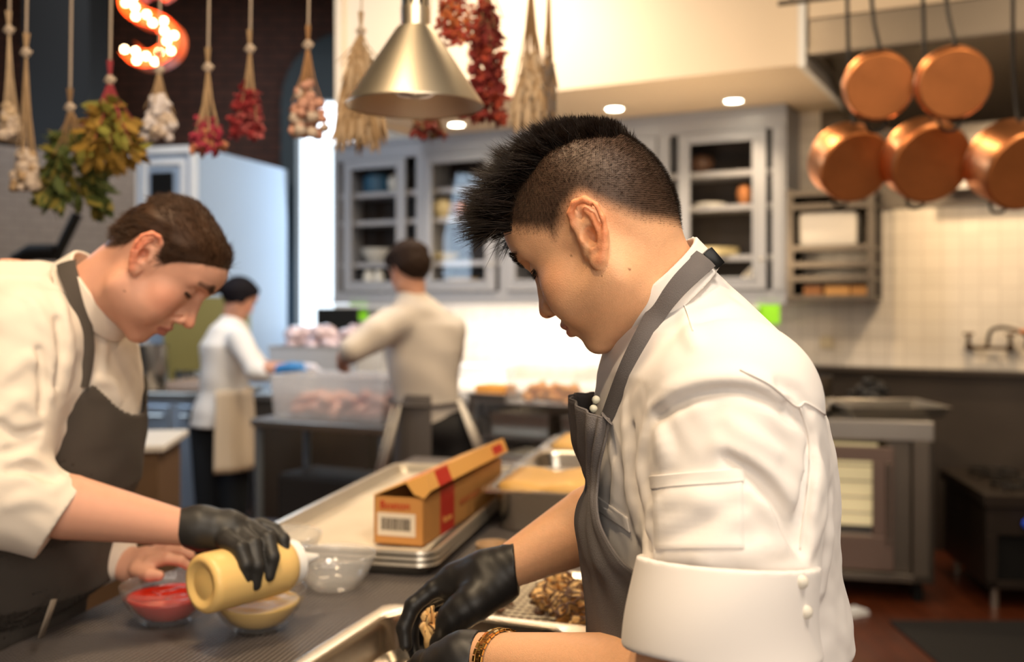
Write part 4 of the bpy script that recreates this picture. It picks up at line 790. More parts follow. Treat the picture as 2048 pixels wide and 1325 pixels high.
def seam(name,pts,r,m,parent):
    c=cr(pts,6); w=hit(fj,c[:,0],c[:,1]); w=w+grad(fj,w)*r*.3; mb=MB(); mb.tube([tuple(x) for x in w],r,6); o=mb.build(name,m,smooth=True); o.parent=parent; o.matrix_parent_inverse=parent.matrix_basis.inverted(); return o
seam('shoulder_seam',[(1364,600),(1374,625),(1386,662)],.0008,M_white1,jk1)
seam('back_yoke_seam',[(1480,740),(1540,770),(1592,812),(1612,806),(1650,830)],.0011,M_white1,jk1)
seam('armhole_seam',[(1600,815),(1618,880),(1618,960),(1606,1050),(1600,1100)],.0010,M_white1,jk1)
btn=MB(); w=hit(cuff1,[1603,1612],[1165,1225]); 
for k in range(2): bm_=MB(); bm_.blob((w[k][0],w[k][1],w[k][2]),(.006,.004,.006),12); o=bm_.build('cuff_button',mat('ivory_button',(.75,.70,.60),.4),jk1,smooth=True); o.matrix_parent_inverse=chef1.matrix_basis.inverted() if False else o.matrix_parent_inverse; o.parent=jk1; o.matrix_parent_inverse=jk1.matrix_world.inverted() if False else o.matrix_parent_inverse
for k,(px,py,D) in enumerate([(1192,800,1.06),(1187,818,1.06)]): bm_=MB(); bm_.blob(tuple(P(px,py,D)),(.0045,.0045,.0045),12); bm_.build('knot_button',mat('ivory_knot',(.80,.78,.62),.5),jk1,smooth=True)
bk=MB(); c0=P(1421,522,1.05); bk.box((-.011,-.004,-.002),(.011,.004,.010),.001); o=bk.build('strap_buckle',M_blackpl,smooth='auto'); o.location=c0; o.rotation_euler=(0,.85,.1); o.parent=ap; o.matrix_parent_inverse=chef1.matrix_basis.inverted() if False else o.matrix_parent_inverse
# ---------------------------------------------------------------- gloved hands of the chef in front
M_glove=mat('black_nitrile',(.014,.013,.013),.46,bump=.06,bscale=90,spec=.5)
def wr(p,a,s,ax):   # fine stretch wrinkles across a direction
    t=p@np.asarray(ax,np.float32); q=p@np.asarray([ax[1],-ax[0],.3],np.float32); return a*np.sin(t*s+2.2*np.sin(q*60)+1.3*np.sin(q*23+t*40))
def glove_far(p):
    W=WR2; pal=chain(p,[P(1022,1138,1.30),P(975,1150,1.305),P(925,1165,1.32)],[.0290,.0300,.0270],.012)
    pal=smin(pal,chain(p,[P(985,1160,1.31),P(905,1168,1.325)],[.030,.019]),.02)
    pal=smin(pal,chain(p,[P(985,1165,1.34),P(905,1175,1.37)],[.026,.016]),.02)
    pal=smin(pal,chain(p,[P(1000,1170,1.29),P(950,1205,1.27),P(905,1235,1.265)],[.024,.025,.019]),.018)   # thumb mound
    f=lambda pts,rs: chain(p,[P(*a) for a in pts],rs,.004)
    ix=f([(905,1160,1.318),(868,1178,1.313),(826,1212,1.305),(808,1256,1.297),(812,1292,1.29)],[.0155,.0118,.0108,.0098,.0082])
    md=f([(905,1168,1.345),(850,1195,1.345),(825,1240,1.335),(822,1284,1.32),(832,1316,1.305)],[.015,.0115,.0105,.0098,.0082])
    rg=f([(908,1176,1.37),(858,1205,1.372),(838,1250,1.36),(838,1292,1.34),(848,1318,1.325)],[.014,.011,.010,.0093,.008])
    lt=f([(920,1185,1.39),(880,1215,1.395),(862,1252,1.385),(860,1290,1.365)],[.013,.0098,.009,.0075])
    th=f([(925,1222,1.268),(898,1255,1.266),(880,1288,1.270),(872,1322,1.276)],[.0195,.0155,.0130,.0100])
    d=smin(pal,ix,.010); d=smin(d,md,.010); d=smin(d,rg,.008); d=smin(d,lt,.008); d=smin(d,th,.012)
    cf=cone(p,P(1048,1128,1.298),P(1012,1138,1.30),.0315,.030); d=smin(d,cf,.006)
    cut=(p-P(1034,1134,1.30).astype(np.float32))@A32(.93,-.05,.10); d=np.maximum(d,cut)
    return d+wr(p,.00013,420,(.8,.0,.6))*(d<.01)
def cuffroll(a,ax,r,name,parent,rx=1.0):
    ax=np.array(ax,float); ax/=np.linalg.norm(ax); u=np.cross(ax,[0,0,1]); u/=np.linalg.norm(u); v=np.cross(ax,u); mb=MB(); n=40
    mb.tube([a+(u*math.cos(2*PI*i/n)+v*math.sin(2*PI*i/n)*rx)*(r+.0006*math.sin(i*2.1))+ax*.0015*math.sin(i*1.3) for i in range(n+1)],.0016,6,cap=False)
    o=mb.build(name,M_glove,smooth=True); o.parent=parent; return o
gl1=sdfobj('glove',glove_far,(-.17,1.22,.98),(.05,1.44,1.20),.0016,M_glove,chef1)
tag(gl1,'black glove pinching a mushroom')
def glove_near(p):
    pal=chain(p,[P(972,1322,1.13),P(930,1325,1.135),P(890,1338,1.15)],[.0320,.0325,.030],.012)
    pal=smin(pal,chain(p,[P(925,1330,1.16),P(862,1348,1.185)],[.028,.020]),.02)
    f=lambda pts,rs: chain(p,[P(*a) for a in pts],rs,.004)
    ix=f([(880,1325,1.165),(845,1322,1.19),(818,1345,1.21),(815,1385,1.22)],[.018,.012,.0108,.0085])
    md=f([(875,1345,1.18),(835,1352,1.21),(812,1385,1.225),(815,1420,1.23)],[.016,.0118,.0105,.0085])
    rg=f([(880,1370,1.19),(840,1385,1.22),(822,1420,1.23)],[.015,.011,.0085])
    lt=f([(890,1395,1.19),(855,1415,1.215),(842,1440,1.225)],[.013,.0098,.008])
    th=f([(940,1310,1.165),(900,1305,1.20),(875,1318,1.23)],[.020,.0135,.0100])
    d=smin(pal,ix,.010); d=smin(d,md,.010); d=smin(d,rg,.008); d=smin(d,lt,.008); d=smin(d,th,.012)
    cut=(p-P(955,1322,1.13).astype(np.float32))@A32(.95,-.25,.02); d=np.maximum(d,cut); return d+wr(p,.00013,380,(.7,.0,.7))*(d<.01)
gl2=sdfobj('glove',glove_near,(-.17,1.06,.96),(.03,1.30,1.16),.0016,M_glove,chef1)
# gold bracelet watch
M_gold=mat('gold',(.83,.53,.16),.2,metal=1.)
wt=thing('wristwatch','yellow gold link bracelet watch around the front cook\'s near wrist','watch',tuple(P(1003,1325,1.105)),group=None); wax=(EL1-WR1)/np.linalg.norm(EL1-WR1); wu=np.cross(wax,[0,0,1]); wu/=np.linalg.norm(wu); wv=np.cross(wax,wu)
Mw=Matrix(((wu[0],wv[0],wax[0]),(wu[1],wv[1],wax[1]),(wu[2],wv[2],wax[2])))
def link(mb,th,z0,z1,r,w,h):
    c=Vector((math.cos(th),math.sin(th),0)); t=Vector((-math.sin(th),math.cos(th),0)); vs=[]
    for a in (-w/2,w/2):
        for z in (z0,z1):
            for rr in (r,r+h): vs.append(Mw@(c*rr+t*a*(rr/r)+Vector((0,0,z))))
    mb.add([vs[0],vs[4],vs[2],vs[6],vs[1],vs[5],vs[3],vs[7]],[(0,2,3,1),(4,5,7,6),(0,1,5,4),(2,6,7,3),(0,4,6,2),(1,3,7,5)])
RW=.0335; n=30; br=MB()
for k in range(n):
    th=2*PI*k/n; off=.5*2*PI/n*(1)
    link(br,th,-.0030,.0030,RW,.0062,.0022); link(br,th+off,.0034,.0078,RW,.0060,.0026); link(br,th+off,-.0078,-.0034,RW,.0060,.0026)
br.build('bracelet',M_gold,wt,bev=.0004)
cs=MB(); cs.lathe([(0,0),(.014,0),(.0145,.003),(.0135,.007),(0,.0075)],n=32,M=(Mw.to_4x4()@Matrix.Translation((0,RW,0))@Matrix.Rotation(-PI/2,4,'X')).to_3x3()); 
cs2=MB(); cs2.lathe([(0,0),(.016,0),(.0165,.004),(.0145,.0085),(0,.009)],o=Mw@Vector((0,RW,0)),n=32,M=Mw@Matrix.Rotation(-PI/2,3,'X')); cs2.build('watch_case',M_gold,wt,smooth='auto')
# held mushroom
M_mush=mat('maitake_flesh',(.80,.52,.22),.6,noise=.4,nscale=60,bump=.4,bscale=120); M_mushd=mat('maitake_brown',(.10,.038,.012),.55,noise=.6,nscale=50,bump=.5,bscale=150,coat=.3)
def frond(mb,mbd,a,b,w,rr):
    """a maitake petal: stem widening into a wavy dark-edged fan"""
    a=Vector(a); b=Vector(b); t=(b-a); s=t.cross(Vector((rr.uniform(-1,1),rr.uniform(-1,1),rr.uniform(-1,1)))).normalized(); n=s.cross(t).normalized(); vs=[]; K=7; J=6
    for j in range(J):
        v=j/(J-1); ww=w*(.18+.82*v**1.4)
        for sgn in (1,-1):
            for k in range(K):
                u=(k/(K-1)-.5)*2; p=a+t*v*(1-.10*u*u)+s*(u*ww*sgn if sgn==1 else u*ww)+n*(.0022*sgn*(1-u*u*.8)*(1.2-v*.5)+w*.30*math.sin(u*3+v*2)*v); vs.append(p)
    fs=[]; L=2*K
    for j in range(J-1):
        for k in range(K-1):
            fs.append((j*L+k,j*L+k+1,(j+1)*L+k+1,(j+1)*L+k)); fs.append((j*L+K+k+1,j*L+K+k,(j+1)*L+K+k,(j+1)*L+K+k+1))
        fs.append((j*L,(j+1)*L,(j+1)*L+K,j*L+K)); fs.append((j*L+K-1,j*L+2*K-1,(j+1)*L+2*K-1,(j+1)*L+K-1))
    q=(J-1)*L
    for k in range(K-1): fs.append((q+k,q+k+1,q+K+k+1,q+K+k)); fs.append((k+1,k,K+k,K+k+1))
    mb.add(vs,fs); mbd.tube([vs[q+k]*.5+vs[q+K+k]*.5 for k in range(K)],w*.14,6)
def cluster(name,parent,c,n,R,seed,up=(0,0,1),size=1.):
    rr=random.Random(seed); a=MB(); b=MB(); c=Vector(c)
    for i in range(n):
        d=(Vector(up)*rr.uniform(.3,1.2)+Vector((rr.uniform(-1,1),rr.uniform(-1,1),rr.uniform(-.4,.6)))).normalized(); frond(a,b,c+d*R*.15,c+d*R*rr.uniform(.7,1.1),R*rr.uniform(.20,.36)*size,rr)
    a.build('flesh',M_mush,parent,smooth=True); b.build('browned_edge',M_mushd,parent,smooth=True)
mh=thing('mushroom','pale torn mushroom piece pinched in the black glove over the steel pan','mushroom',tuple(P(860,1262,1.283)))
a=MB(); b=MB(); rr=random.Random(2); o0=P(860,1262,1.283)
for (x0,y0,x1,y1,w) in [(868,1300,848,1222,.008),(862,1300,858,1216,.007),(872,1298,870,1226,.007),(858,1300,846,1245,.008),(880,1300,880,1240,.006),(868,1310,862,1250,.012),(864,1305,852,1232,.006),(876,1305,878,1224,.005),(858,1305,850,1258,.005),(870,1300,864,1212,.005),(884,1300,886,1250,.005),(866,1300,858,1228,.005)]:
    frond(a,b,P(x0,y0,1.285)-o0,P(x1,y1,1.278+rr.uniform(-.006,.006))-o0,w*.8,rr)
a.tube([P(872,1318,1.29)-o0,P(866,1285,1.283)-o0,P(860,1250,1.281)-o0],[.013,.012,.008],12)
a.build('flesh',M_mush,mh,smooth=True); b.build('browned_edge',M_mushd,mh,smooth=True)
# ---------------------------------------------------------------- the cook on the left
M_skin2=mat('skin_fair',(.7,.38,.27),.5,sss=.12,bump=.12,bscale=900,attr='Col',noise=.05,nscale=60)
M_hair2=mat('brown_hair',(.045,.021,.010),.55,spec=.25,noise=.5,nscale=40)
M_white2=mat('cream_twill',(.72,.635,.54),.85,bump=.10,bscale=1400,noise=.03,nscale=9,sheen=.15)
M_apron2=mat('brown_grey_canvas',(.060,.049,.040),.85,bump=.3,bscale=800,noise=.15,nscale=20)
S2=1.06; hb2=basis(math.radians(6),math.radians(49)); ho2=P(290,512,1.60)+hb2@np.array([0,.076,0])
G2=dict(back=.62,top=.74,w=1.0,brow=1.1,nose=.88,nx=.002,stub=.16,side=-1,fade=.006,fadew=.9,lip=(.42,.13,.10),moles=[(.020,-.058,.0022)],ear=1.05,cheek=.001)
HL2=[(.118,.078),(.090,.070),(.064,.052),(.040,.030),(.028,.008),(.014,.012),(.006,.026),(-.010,.034),(-.026,.016),(-.030,-.007),(-.035,-.019),(-.046,-.036),(-.055,-.044),(-.16,-.06),(-.16,.25),(.118,.25)]
def loc2(p): return ((p-ho2.astype(np.float32))@hb2.astype(np.float32)/S2).astype(np.float32)
nk2=A32(-.80,.06,-.60); nk2/=np.linalg.norm(nk2); CC2=P(210,578,1.70).astype(np.float32); FR2=A32(.6,0,-.8)
TS2=[(1.565,-.865,1.76,.055,.09),(1.54,-.865,1.76,.105,.15),(1.50,-.86,1.76,.138,.19),(1.451,-.857,1.76,.165,.205),(1.419,-.853,1.76,.178,.21),(1.337,-.850,1.76,.183,.21),(1.256,-.855,1.76,.186,.205),(1.174,-.865,1.76,.186,.20),(1.093,-.895,1.76,.178,.195),(1.0,-.90,1.76,.176,.195),(.96,-.93,1.76,.150,.195),(.88,-.935,1.76,.148,.195)]
SA,EA,WA=P(42,680,1.60),P(-25,985,1.50),P(362,1056,1.60)
SB,EB,WB=P(120,700,1.93),P(110,1030,1.86),P(258,1132,1.80)
def torso2(p): return loft(p,TS2)
CUA=P(122,1041,1.535)
def armA(p): return smin(chain(p,[SA,EA],[.088,.074]),chain(p,[EA,CUA],[.072,.066]),.03)
def jackB0(p):
    d=smin(torso2(p),cone(p,CC2+nk2*.03,A32(-.85,1.76,1.44),.058,.11),.04); d=smin(d,armA(p),.045)
    return smin(d,chain(p,[SB,EB,EB*.25+WB*.75],[.078,.062,.048],.02),.04)
RIDGE2=folds(jackB0,[
 ([(100,560),(128,620),(140,700),(132,780)],.010,.005),([(60,600),(95,660),(108,740)],.008,.005),
 ([(5,760),(50,720),(90,735),(105,790)],.010,.005),([(0,830),(40,800),(70,820)],.009,.005),
 ([(10,900),(60,915),(110,940)],.009,.005),([(5,960),(50,960),(90,985),(130,960)],.009,.005),([(20,1010),(60,1000),(100,1010)],.008,.005),
 ([(185,620),(205,680),(210,740)],.006,.003),([(190,760),(225,770),(240,800)],.006,.003)])
VALL2=folds(jackB0,[([(80,860),(30,870),(2,850)],.007,.001),([(75,880),(30,900),(2,905)],.006,.0),([(118,640),(122,700),(116,770)],.006,.001),([(78,700),(88,760),(85,820)],.006,.001),([(20,940),(60,940),(110,960)],.006,.001)])
xb=lambda z: np.interp(z,[.85,1.12,1.20,1.256,1.297,1.361],[-1.2,-1.2,-.84,-.770,-.758,-.690])
def jackB(p):
    d=jackB0(p)
    for w,rs in RIDGE2: d=smin(d,near_chain(p,w,rs,0),.014)
    for w,rs in VALL2: d=smax(d,-near_chain(p,w,rs,0),.012)
    d=d+wavy(p,.0014,34,5)+wavy(p,.0006,80,2)
    fx=((WA-EA)/np.linalg.norm(WA-EA)).astype(np.float32); cn=A32(.82,.2,-.53); cn/=np.linalg.norm(cn)
    t=(p-CUA.astype(np.float32))@cn; d=np.where((chain(p,[EA,WA],[.08,.05])<torso2(p)),np.maximum(d,t),d)
    q=p-CC2; u=q@nk2; r=np.linalg.norm(q-u[:,None]*nk2,axis=1); return np.maximum(d,-np.maximum(r-.058,u-.05))
def collar2(p):
    t,rr=ring(p,CC2,nk2,FR2,.078,.068); return np.maximum(np.abs(rr-.12*np.clip(t,0,.05))-.0032,np.abs(t-.018)-.021)
def apron2(p):
    d=np.abs(torso2(p)-.0075+0*p[:,0]-wavy(p,.0016,30,9))-.0022; x,z=p[:,0],p[:,2]
    top=z-np.interp(x,[-.80,-.69,-.66],[1.372,1.361,1.295]); return smax(np.maximum(d,xb(z)-x),top*.9,.003)
def body2(p):
    q=loc2(p); d=head_sdf(q,G2)*S2; d=smin(d,cone(p,ho2+hb2@np.array([-.018,0,-.030]),CC2+nk2*.07,.054,.057),.03)
    d=smin(d,torso2(p)+.028,.012); a=smin(chain(p,[SA,EA],[.062,.050]),chain(p,[EA,EA*.6+WA*.4,WA],[.050,.050,.0285]),.02)
    b=chain(p,[SB,EB,WB],[.055,.046,.028],.02); d=smin(smin(d,a,.02),b,.02)
    pal=smin(chain(p,[WB,P(292,1122,1.79)],[.028,.026]),chain(p,[P(275,1128,1.82),P(305,1118,1.84)],[.022,.018]),.02)
    f=lambda pts,rs: chain(p,[P(*k) for k in pts],rs,.003)
    pal=smin(pal,f([(300,1115,1.785),(335,1100,1.785),(362,1102,1.785),(382,1112,1.785)],[.014,.0105,.0095,.008]),.010)
    pal=smin(pal,f([(302,1125,1.765),(335,1118,1.76),(360,1122,1.76),(375,1132,1.765)],[.013,.0105,.0095,.008]),.008)
    pal=smin(pal,f([(298,1112,1.81),(330,1092,1.815),(358,1092,1.815),(380,1100,1.815)],[.013,.0105,.0095,.008]),.008)
    pal=smin(pal,f([(295,1110,1.84),(325,1096,1.85),(350,1098,1.85)],[.012,.009,.0075]),.008)
    pal=smin(pal,f([(275,1140,1.76),(300,1150,1.74),(318,1152,1.735)],[.015,.012,.009]),.010); d=smin(d,pal,.012)
    for y0 in (1.66,1.86): d=smin(d,chain(p,[A32(-.94,y0,.90),A32(-.95,y0,.52),A32(-.96,y0,.10)],[.085,.060,.042]),.03)
    return d
chef2=thing('person','brown-haired cook leaning in from the left, squeezing a sauce bottle over glass bowls','person',(-.94,1.76,0)); bpy.context.view_layer.update()
bd2=sdfobj('body',body2,(-1.16,1.38,.06),(-.40,2.02,1.80),.0027,M_skin2,chef2,lambda v: skin_color(loc2(v),(.72,.37,.25),G2,HL2,(.045,.024,.012)))
brows(bd2,loc2,hb2,M_hair2,chef2,41)
jb=sdfobj('jacket',jackB,(-1.16,1.38,.90),(-.50,2.04,1.60),.0032,M_white2,chef2)
sdfobj('collar',collar2,CC2-.13,CC2+.13,.0024,M_white2,jb)
bt=MB(); bh=hit(jackB0,[207],[678]); bt.blob(tuple(bh[0]+[0,-.004,0]),(.0075,.0075,.0075),10); o=bt.build('knot_button',M_white2,smooth=True); o.parent=jb
ab=sdfobj('apron',apron2,(-1.16,1.50,.60),(-.56,2.02,1.40),.0030,M_apron2,chef2)
sk=MB()
def skirt(name,par,m,cx,cy,rx,ry,z0,z1,fl,a0,a1,n=60,fold=.012):
    vs=[];q=[];J=14
    for i in range(n+1):
        a=a0+(a1-a0)*i/n
        for j in range(J):
            t=j/(J-1); k=1+fl*t+fold*t*math.sin(a*11)+fold*.6*t*math.sin(a*23+1); vs.append((cx+rx*k*math.cos(a),cy+ry*k*math.sin(a),z0+(z1-z0)*t))
    for i in range(n):
        for j in range(J-1): q.append((i*J+j,i*J+j+1,(i+1)*J+j+1,(i+1)*J+j))
    o=npmesh(name,np.array(vs),np.array(q),m,par); md=o.modifiers.new('cloth','SOLIDIFY'); md.thickness=.003; return o
skirt('apron_skirt',chef2,M_apron2,-.935,1.76,.155,.205,.955,.50,.10,-PI*.75,PI*.75)
tb=MB(); tt=hit(lambda p:torso2(p)-.012,[100,85,70],[1195,1235,1275]); 
for i in (0,1): pass
tb.tube([P(108,1200,1.545),P(96,1235,1.54),P(82,1275,1.535)],.011,8,flat=.18); o=tb.build('apron_tie',mat('tie_tape',(.22,.18,.14),.8),smooth=True); o.parent=ab
sp=cr([(163,775),(171,735),(174,690),(166,640),(150,585),(136,545),(134,528)],6); w=hit(lambda p: np.minimum(jackB0(p),collar2(p)),sp[:,0],sp[:,1],1.0,2.4)
for _ in range(6): w[1:-1]=(w[:-2]+w[1:-1]*2+w[2:])/4
g=grad(jackB0,w)*.6+np.array([0,-.9,.2])*.4; g/=np.linalg.norm(g,axis=1)[:,None]; tg=np.gradient(w,axis=0); tg/=np.linalg.norm(tg,axis=1)[:,None]; sd=np.cross(tg,g); sd/=np.linalg.norm(sd,axis=1)[:,None]
ribbon('neck_strap',w+g*.004,g,sd,np.linspace(.020,.032,len(w)),.0016,M_apron2,ab)
# trousers, shoes
sdfobj('trousers',lambda p: smin(smin(cone(p,A32(-.94,1.66,.86),A32(-.96,1.66,.10),.098,.062),cone(p,A32(-.94,1.86,.86),A32(-.96,1.86,.10),.098,.062),.04),ell(p,(-.94,1.76,.87),(.118,.18,.10)),.04),(-1.16,1.52,.02),(-.74,2.0,1.0),.007,M_trous,chef2)
for y0 in (1.66,1.86): sdfobj('shoe',lambda p: np.maximum(smin(cone(p,A32(-.97,y0,.05),A32(-.80,y0,.035),.05,.042),ell(p,(-.96,y0,.08),(.06,.05,.06)),.03),-p[:,2]+.003),(-1.12,y0-.1,-.02),(-.68,y0+.1,.16),.005,M_blackpl,chef2)
# hair
v,nv,q=scalp(bd2,loc2); r=np.random.default_rng(8); ed=hair_edge(q[:,0],q[:,2],HL2); up2=hb2[:,2]; fu2=hb2[:,0]
capf=lambda p: smax(np.maximum(head_sdf(loc2(p),G2|{'ear':.01})*S2-.0015-.0085*sm(hair_edge(loc2(p)[:,0],loc2(p)[:,2],HL2),.0,.035)-wavy(p,.0010,110,2),-hair_edge(loc2(p)[:,0],loc2(p)[:,2],HL2)*S2+.003),-9+p[:,0]*0,.01)
hc=sdfobj('hair',capf,ho2-.17,ho2+.17,.0026,M_hair2,chef2)
v2,nv2,q2=scalp(hc,loc2); c=np.nonzero((hair_edge(q2[:,0],q2[:,2],HL2)>.003)&(q2[:,2]>-.05))[0]; c=r.choice(c,9000)
tgt=-fu2[None]-nv2[c]*(nv2[c]@-fu2)[:,None]; dr=tgt+nv2[c]*.12-up2[None]*.5*(q2[c,2]<.06)[:,None]
strands('hair_strands',v2[c]-nv2[c]*.002,dr,np.full(len(c),.022),.0004,M_hair2,hc,seg=2,jit=.12,seed=9)
# gloved hand on the bottle
def glove_a(p):
    pal=chain(p,[P(350,1055,1.60),P(400,1055,1.605),P(455,1064,1.615),P(492,1070,1.63)],[.0300,.0330,.0330,.026],.012)
    pal=smin(pal,chain(p,[P(400,1070,1.63),P(480,1085,1.66)],[.026,.020]),.02)
    f=lambda pts,rs: chain(p,[P(*a) for a in pts],rs,.003)
    lt=f([(455,1082,1.58),(480,1098,1.558),(491,1130,1.548),(490,1160,1.550)],[.016,.0125,.0115,.0095])
    rg=f([(478,1070,1.60),(506,1090,1.578),(514,1132,1.560),(510,1170,1.562)],[.016,.0132,.0122,.0100])
    md=f([(500,1060,1.62),(535,1078,1.600),(545,1115,1.582),(538,1152,1.578)],[.016,.0132,.0120,.0100])
    ix=f([(518,1054,1.645),(548,1062,1.645),(566,1080,1.632),(569,1100,1.628)],[.0155,.0125,.0110,.0092])
    th=f([(430,1085,1.66),(490,1100,1.69),(540,1112,1.705)],[.019,.0135,.011])
    d=smin(pal,lt,.008)
    for e in (rg,md,ix,th): d=smin(d,e,.006)
    cut=-((p-P(366,1056,1.60).astype(np.float32))@A32(.96,0,-.10)); cut=cut-.22*((p-P(366,1056,1.60).astype(np.float32))@A32(0,0,1)); d=np.maximum(d,cut)
    return d+wr(p,.0002,300,(.8,.1,.5))*(d<.01)
M_glove2=mat('black_nitrile_matte',(.020,.019,.018),.5,bump=.06,bscale=90)
g2=sdfobj('glove',glove_a,(-.60,1.48,.98),(-.33,1.80,1.20),.0018,M_glove2,chef2); tag(g2,'black glove gripping the sauce bottle')
# ---------------------------------------------------------------- the two cooks in the background
M_skin3=mat('skin_tan',(.60,.30,.20),.5,attr='Col'); M_hair3=mat('dark_brown_hair',(.022,.012,.008),.7,spec=.15); M_beige=mat('light_grey_jacket',(.62,.57,.52),.85); M_ap3=mat('slate_apron',(.10,.09,.09),.85); M_ap4=mat('beige_apron',(.60,.50,.38),.85)
def bgperson(label,head,S,B,hair,body_cfg,loc):
    t=thing('person',label,'person',loc); bpy.context.view_layer.update(); return t
# man: seen from behind-left, head turned to the left
hm=basis(math.radians(132),math.radians(18)); hom=P(818,545,4.72); Gm=dict(w=1.,ear=1.1)
HLm=[(.095,.066),(.070,.050),(.036,.045),(.026,.005),(.014,.010),(.006,.03),(-.012,.03),(-.03,-.01),(-.05,-.045),(-.07,-.07),(-.16,-.07),(-.16,.25),(.095,.25)]
locm=lambda p: ((p-hom.astype(np.float32))@hm.astype(np.float32)/1.03).astype(np.float32)
Dm=4.72; z_=lambda py,D=Dm: px2z(py,D); x_=lambda px,D=Dm: px2x(px,D)
TSm=[(z_(588),x_(825),Dm,.05,.05),(z_(606),x_(830),Dm,.10,.09),(z_(622),x_(836),Dm,.145,.11),(z_(650),x_(843),Dm,.178,.128),(z_(700),x_(848),Dm,.185,.135),(z_(760),x_(848),Dm,.165,.13),(z_(800),x_(852),Dm,.155,.125),(z_(850),x_(872),Dm,.150,.13),(z_(870),x_(878),Dm,.150,.13)]
SHm,ELm,HAm=P(778,650,4.60),P(712,690,4.42),P(690,716,4.55); SHn,ELn,HAn=P(905,655,4.8),P(900,720,4.98),P(800,722,5.05)
torm=lambda p: loft(p,TSm)
def jkm(p): d=smin(torm(p),cone(p,P(822,590,Dm),P(832,620,Dm),.06,.10),.05); d=smin(d,chain(p,[SHm,ELm*.4+SHm*.6,P(703,700,4.45)],[.075,.065,.055],.02),.06); d=smin(d,chain(p,[P(800,640,4.62),P(740,680,4.52),P(700,708,4.5)],[.07,.055,.045],.02),.04); d=smin(d,chain(p,[SHn,ELn],[.07,.06]),.06); return d+wavy(p,.004,16,1)
def bodm(p):
    d=head_sdf(locm(p),Gm)*1.03; d=smin(d,cone(p,hom+hm@np.array([-.02,0,-.03]),P(828,606,Dm),.054,.058),.03); d=smin(d,torm(p)+.03,.02); d=smin(d,chain(p,[SHm,P(705,700,4.46),HAm],[.05,.045,.036],.02),.02)
    d=smin(d,chain(p,[HAm,P(684,728,4.58)],[.035,.026]),.02)
    for k,(a,b) in enumerate([(676,735),(682,742),(690,744),(698,742)]): d=smin(d,chain(p,[P(686,728,4.58+.01*k),P(a,b,4.60+.01*k)],[.014,.010]),.008)
    d=smin(d,chain(p,[SHn,ELn,HAn],[.05,.045,.03],.02),.02)
    for k in range(4): d=smin(d,chain(p,[HAn,P(782+3*k,726+4*k,5.04)],[.016,.010]),.008)
    for x0 in (.09,-.09): d=smin(d,chain(p,[(x_(880)+x0,Dm,.86),(x_(885)+x0,Dm,.1)],[.08,.045]),.03)
    return d
c3=thing('person','man with short brown hair seen from behind at the prep table','person',(x_(882),Dm,0)); bpy.context.view_layer.update()
sdfobj('body',bodm,(-.98,4.2,.04),(-.02,5.2,1.80),.009,M_skin3,c3,lambda v: skin_color(locm(v),(.62,.33,.23),Gm,HLm,(.03,.018,.012)))
sdfobj('hair',lambda p: np.maximum(head_sdf(locm(p),{'ear':.01})*1.03-.014-.012*sm(locm(p)[:,2],.05,.10)-wavy(p,.002,80,3),-hair_edge(locm(p)[:,0],locm(p)[:,2],HLm)+.002),hom-.18,hom+.18,.005,M_hair3,c3)
sdfobj('jacket',jkm,(-.98,4.25,.80),(-.02,5.15,1.60),.009,M_beige,c3)
sdfobj('trousers',lambda p: smin(smin(cone(p,(x_(880)-.09,Dm,.86),(x_(885)-.09,Dm,.08),.105,.065),cone(p,(x_(880)+.09,Dm,.86),(x_(885)+.09,Dm,.08),.105,.065),.04),ell(p,(x_(880),Dm,.90),(.165,.14,.10)),.05),(-.7,4.4,0),(.0,5.0,1.05),.01,M_trous,c3)
skirt('waist_apron',c3,M_ap3,x_(868),Dm,.175,.150,z_(785),.50,.16,PI*.72,PI*2.05-PI*.55)
mb=MB(); mb.tube([(x_(852)+.165*math.cos(a),Dm+.14*math.sin(a),z_(802)+.010*math.sin(a)) for a in np.linspace(0,2*PI,33)],.022,8,flat=.35); o=mb.build('apron_band',M_ap3,smooth=True); o.parent=c3; o.matrix_parent_inverse=c3.matrix_basis.inverted()
for (a,b,c_,d_) in [((800,812),(768,935),4.60,.045),((918,800),(960,900),4.62,.032),((786,815),(756,940),4.62,.03)]:
    mb=MB(); mb.tube([P(a[0],a[1],c_),P((a[0]+b[0])/2,(a[1]+b[1])/2,c_-.03),P(b[0],b[1],c_-.02)],[d_*.5,d_,d_*1.3],10,flat=.25)
    o=mb.build('side_towel',mat('towel_white',(.72,.68,.62),.9),smooth=True); o.parent=c3; o.matrix_parent_inverse=c3.matrix_basis.inverted()
for s_ in (-.09,.09): sdfobj('shoe',lambda p: np.maximum(smin(cone(p,(x_(885)+s_,Dm-.05,.05),(x_(885)+s_-.03,Dm+.14,.035),.05,.042),ell(p,(x_(885)+s_,Dm,.08),(.06,.06,.05)),.03),-p[:,2]+.003),(x_(885)+s_-.15,Dm-.2,-.02),(x_(885)+s_+.15,Dm+.3,.16),.009,M_blackpl,c3)
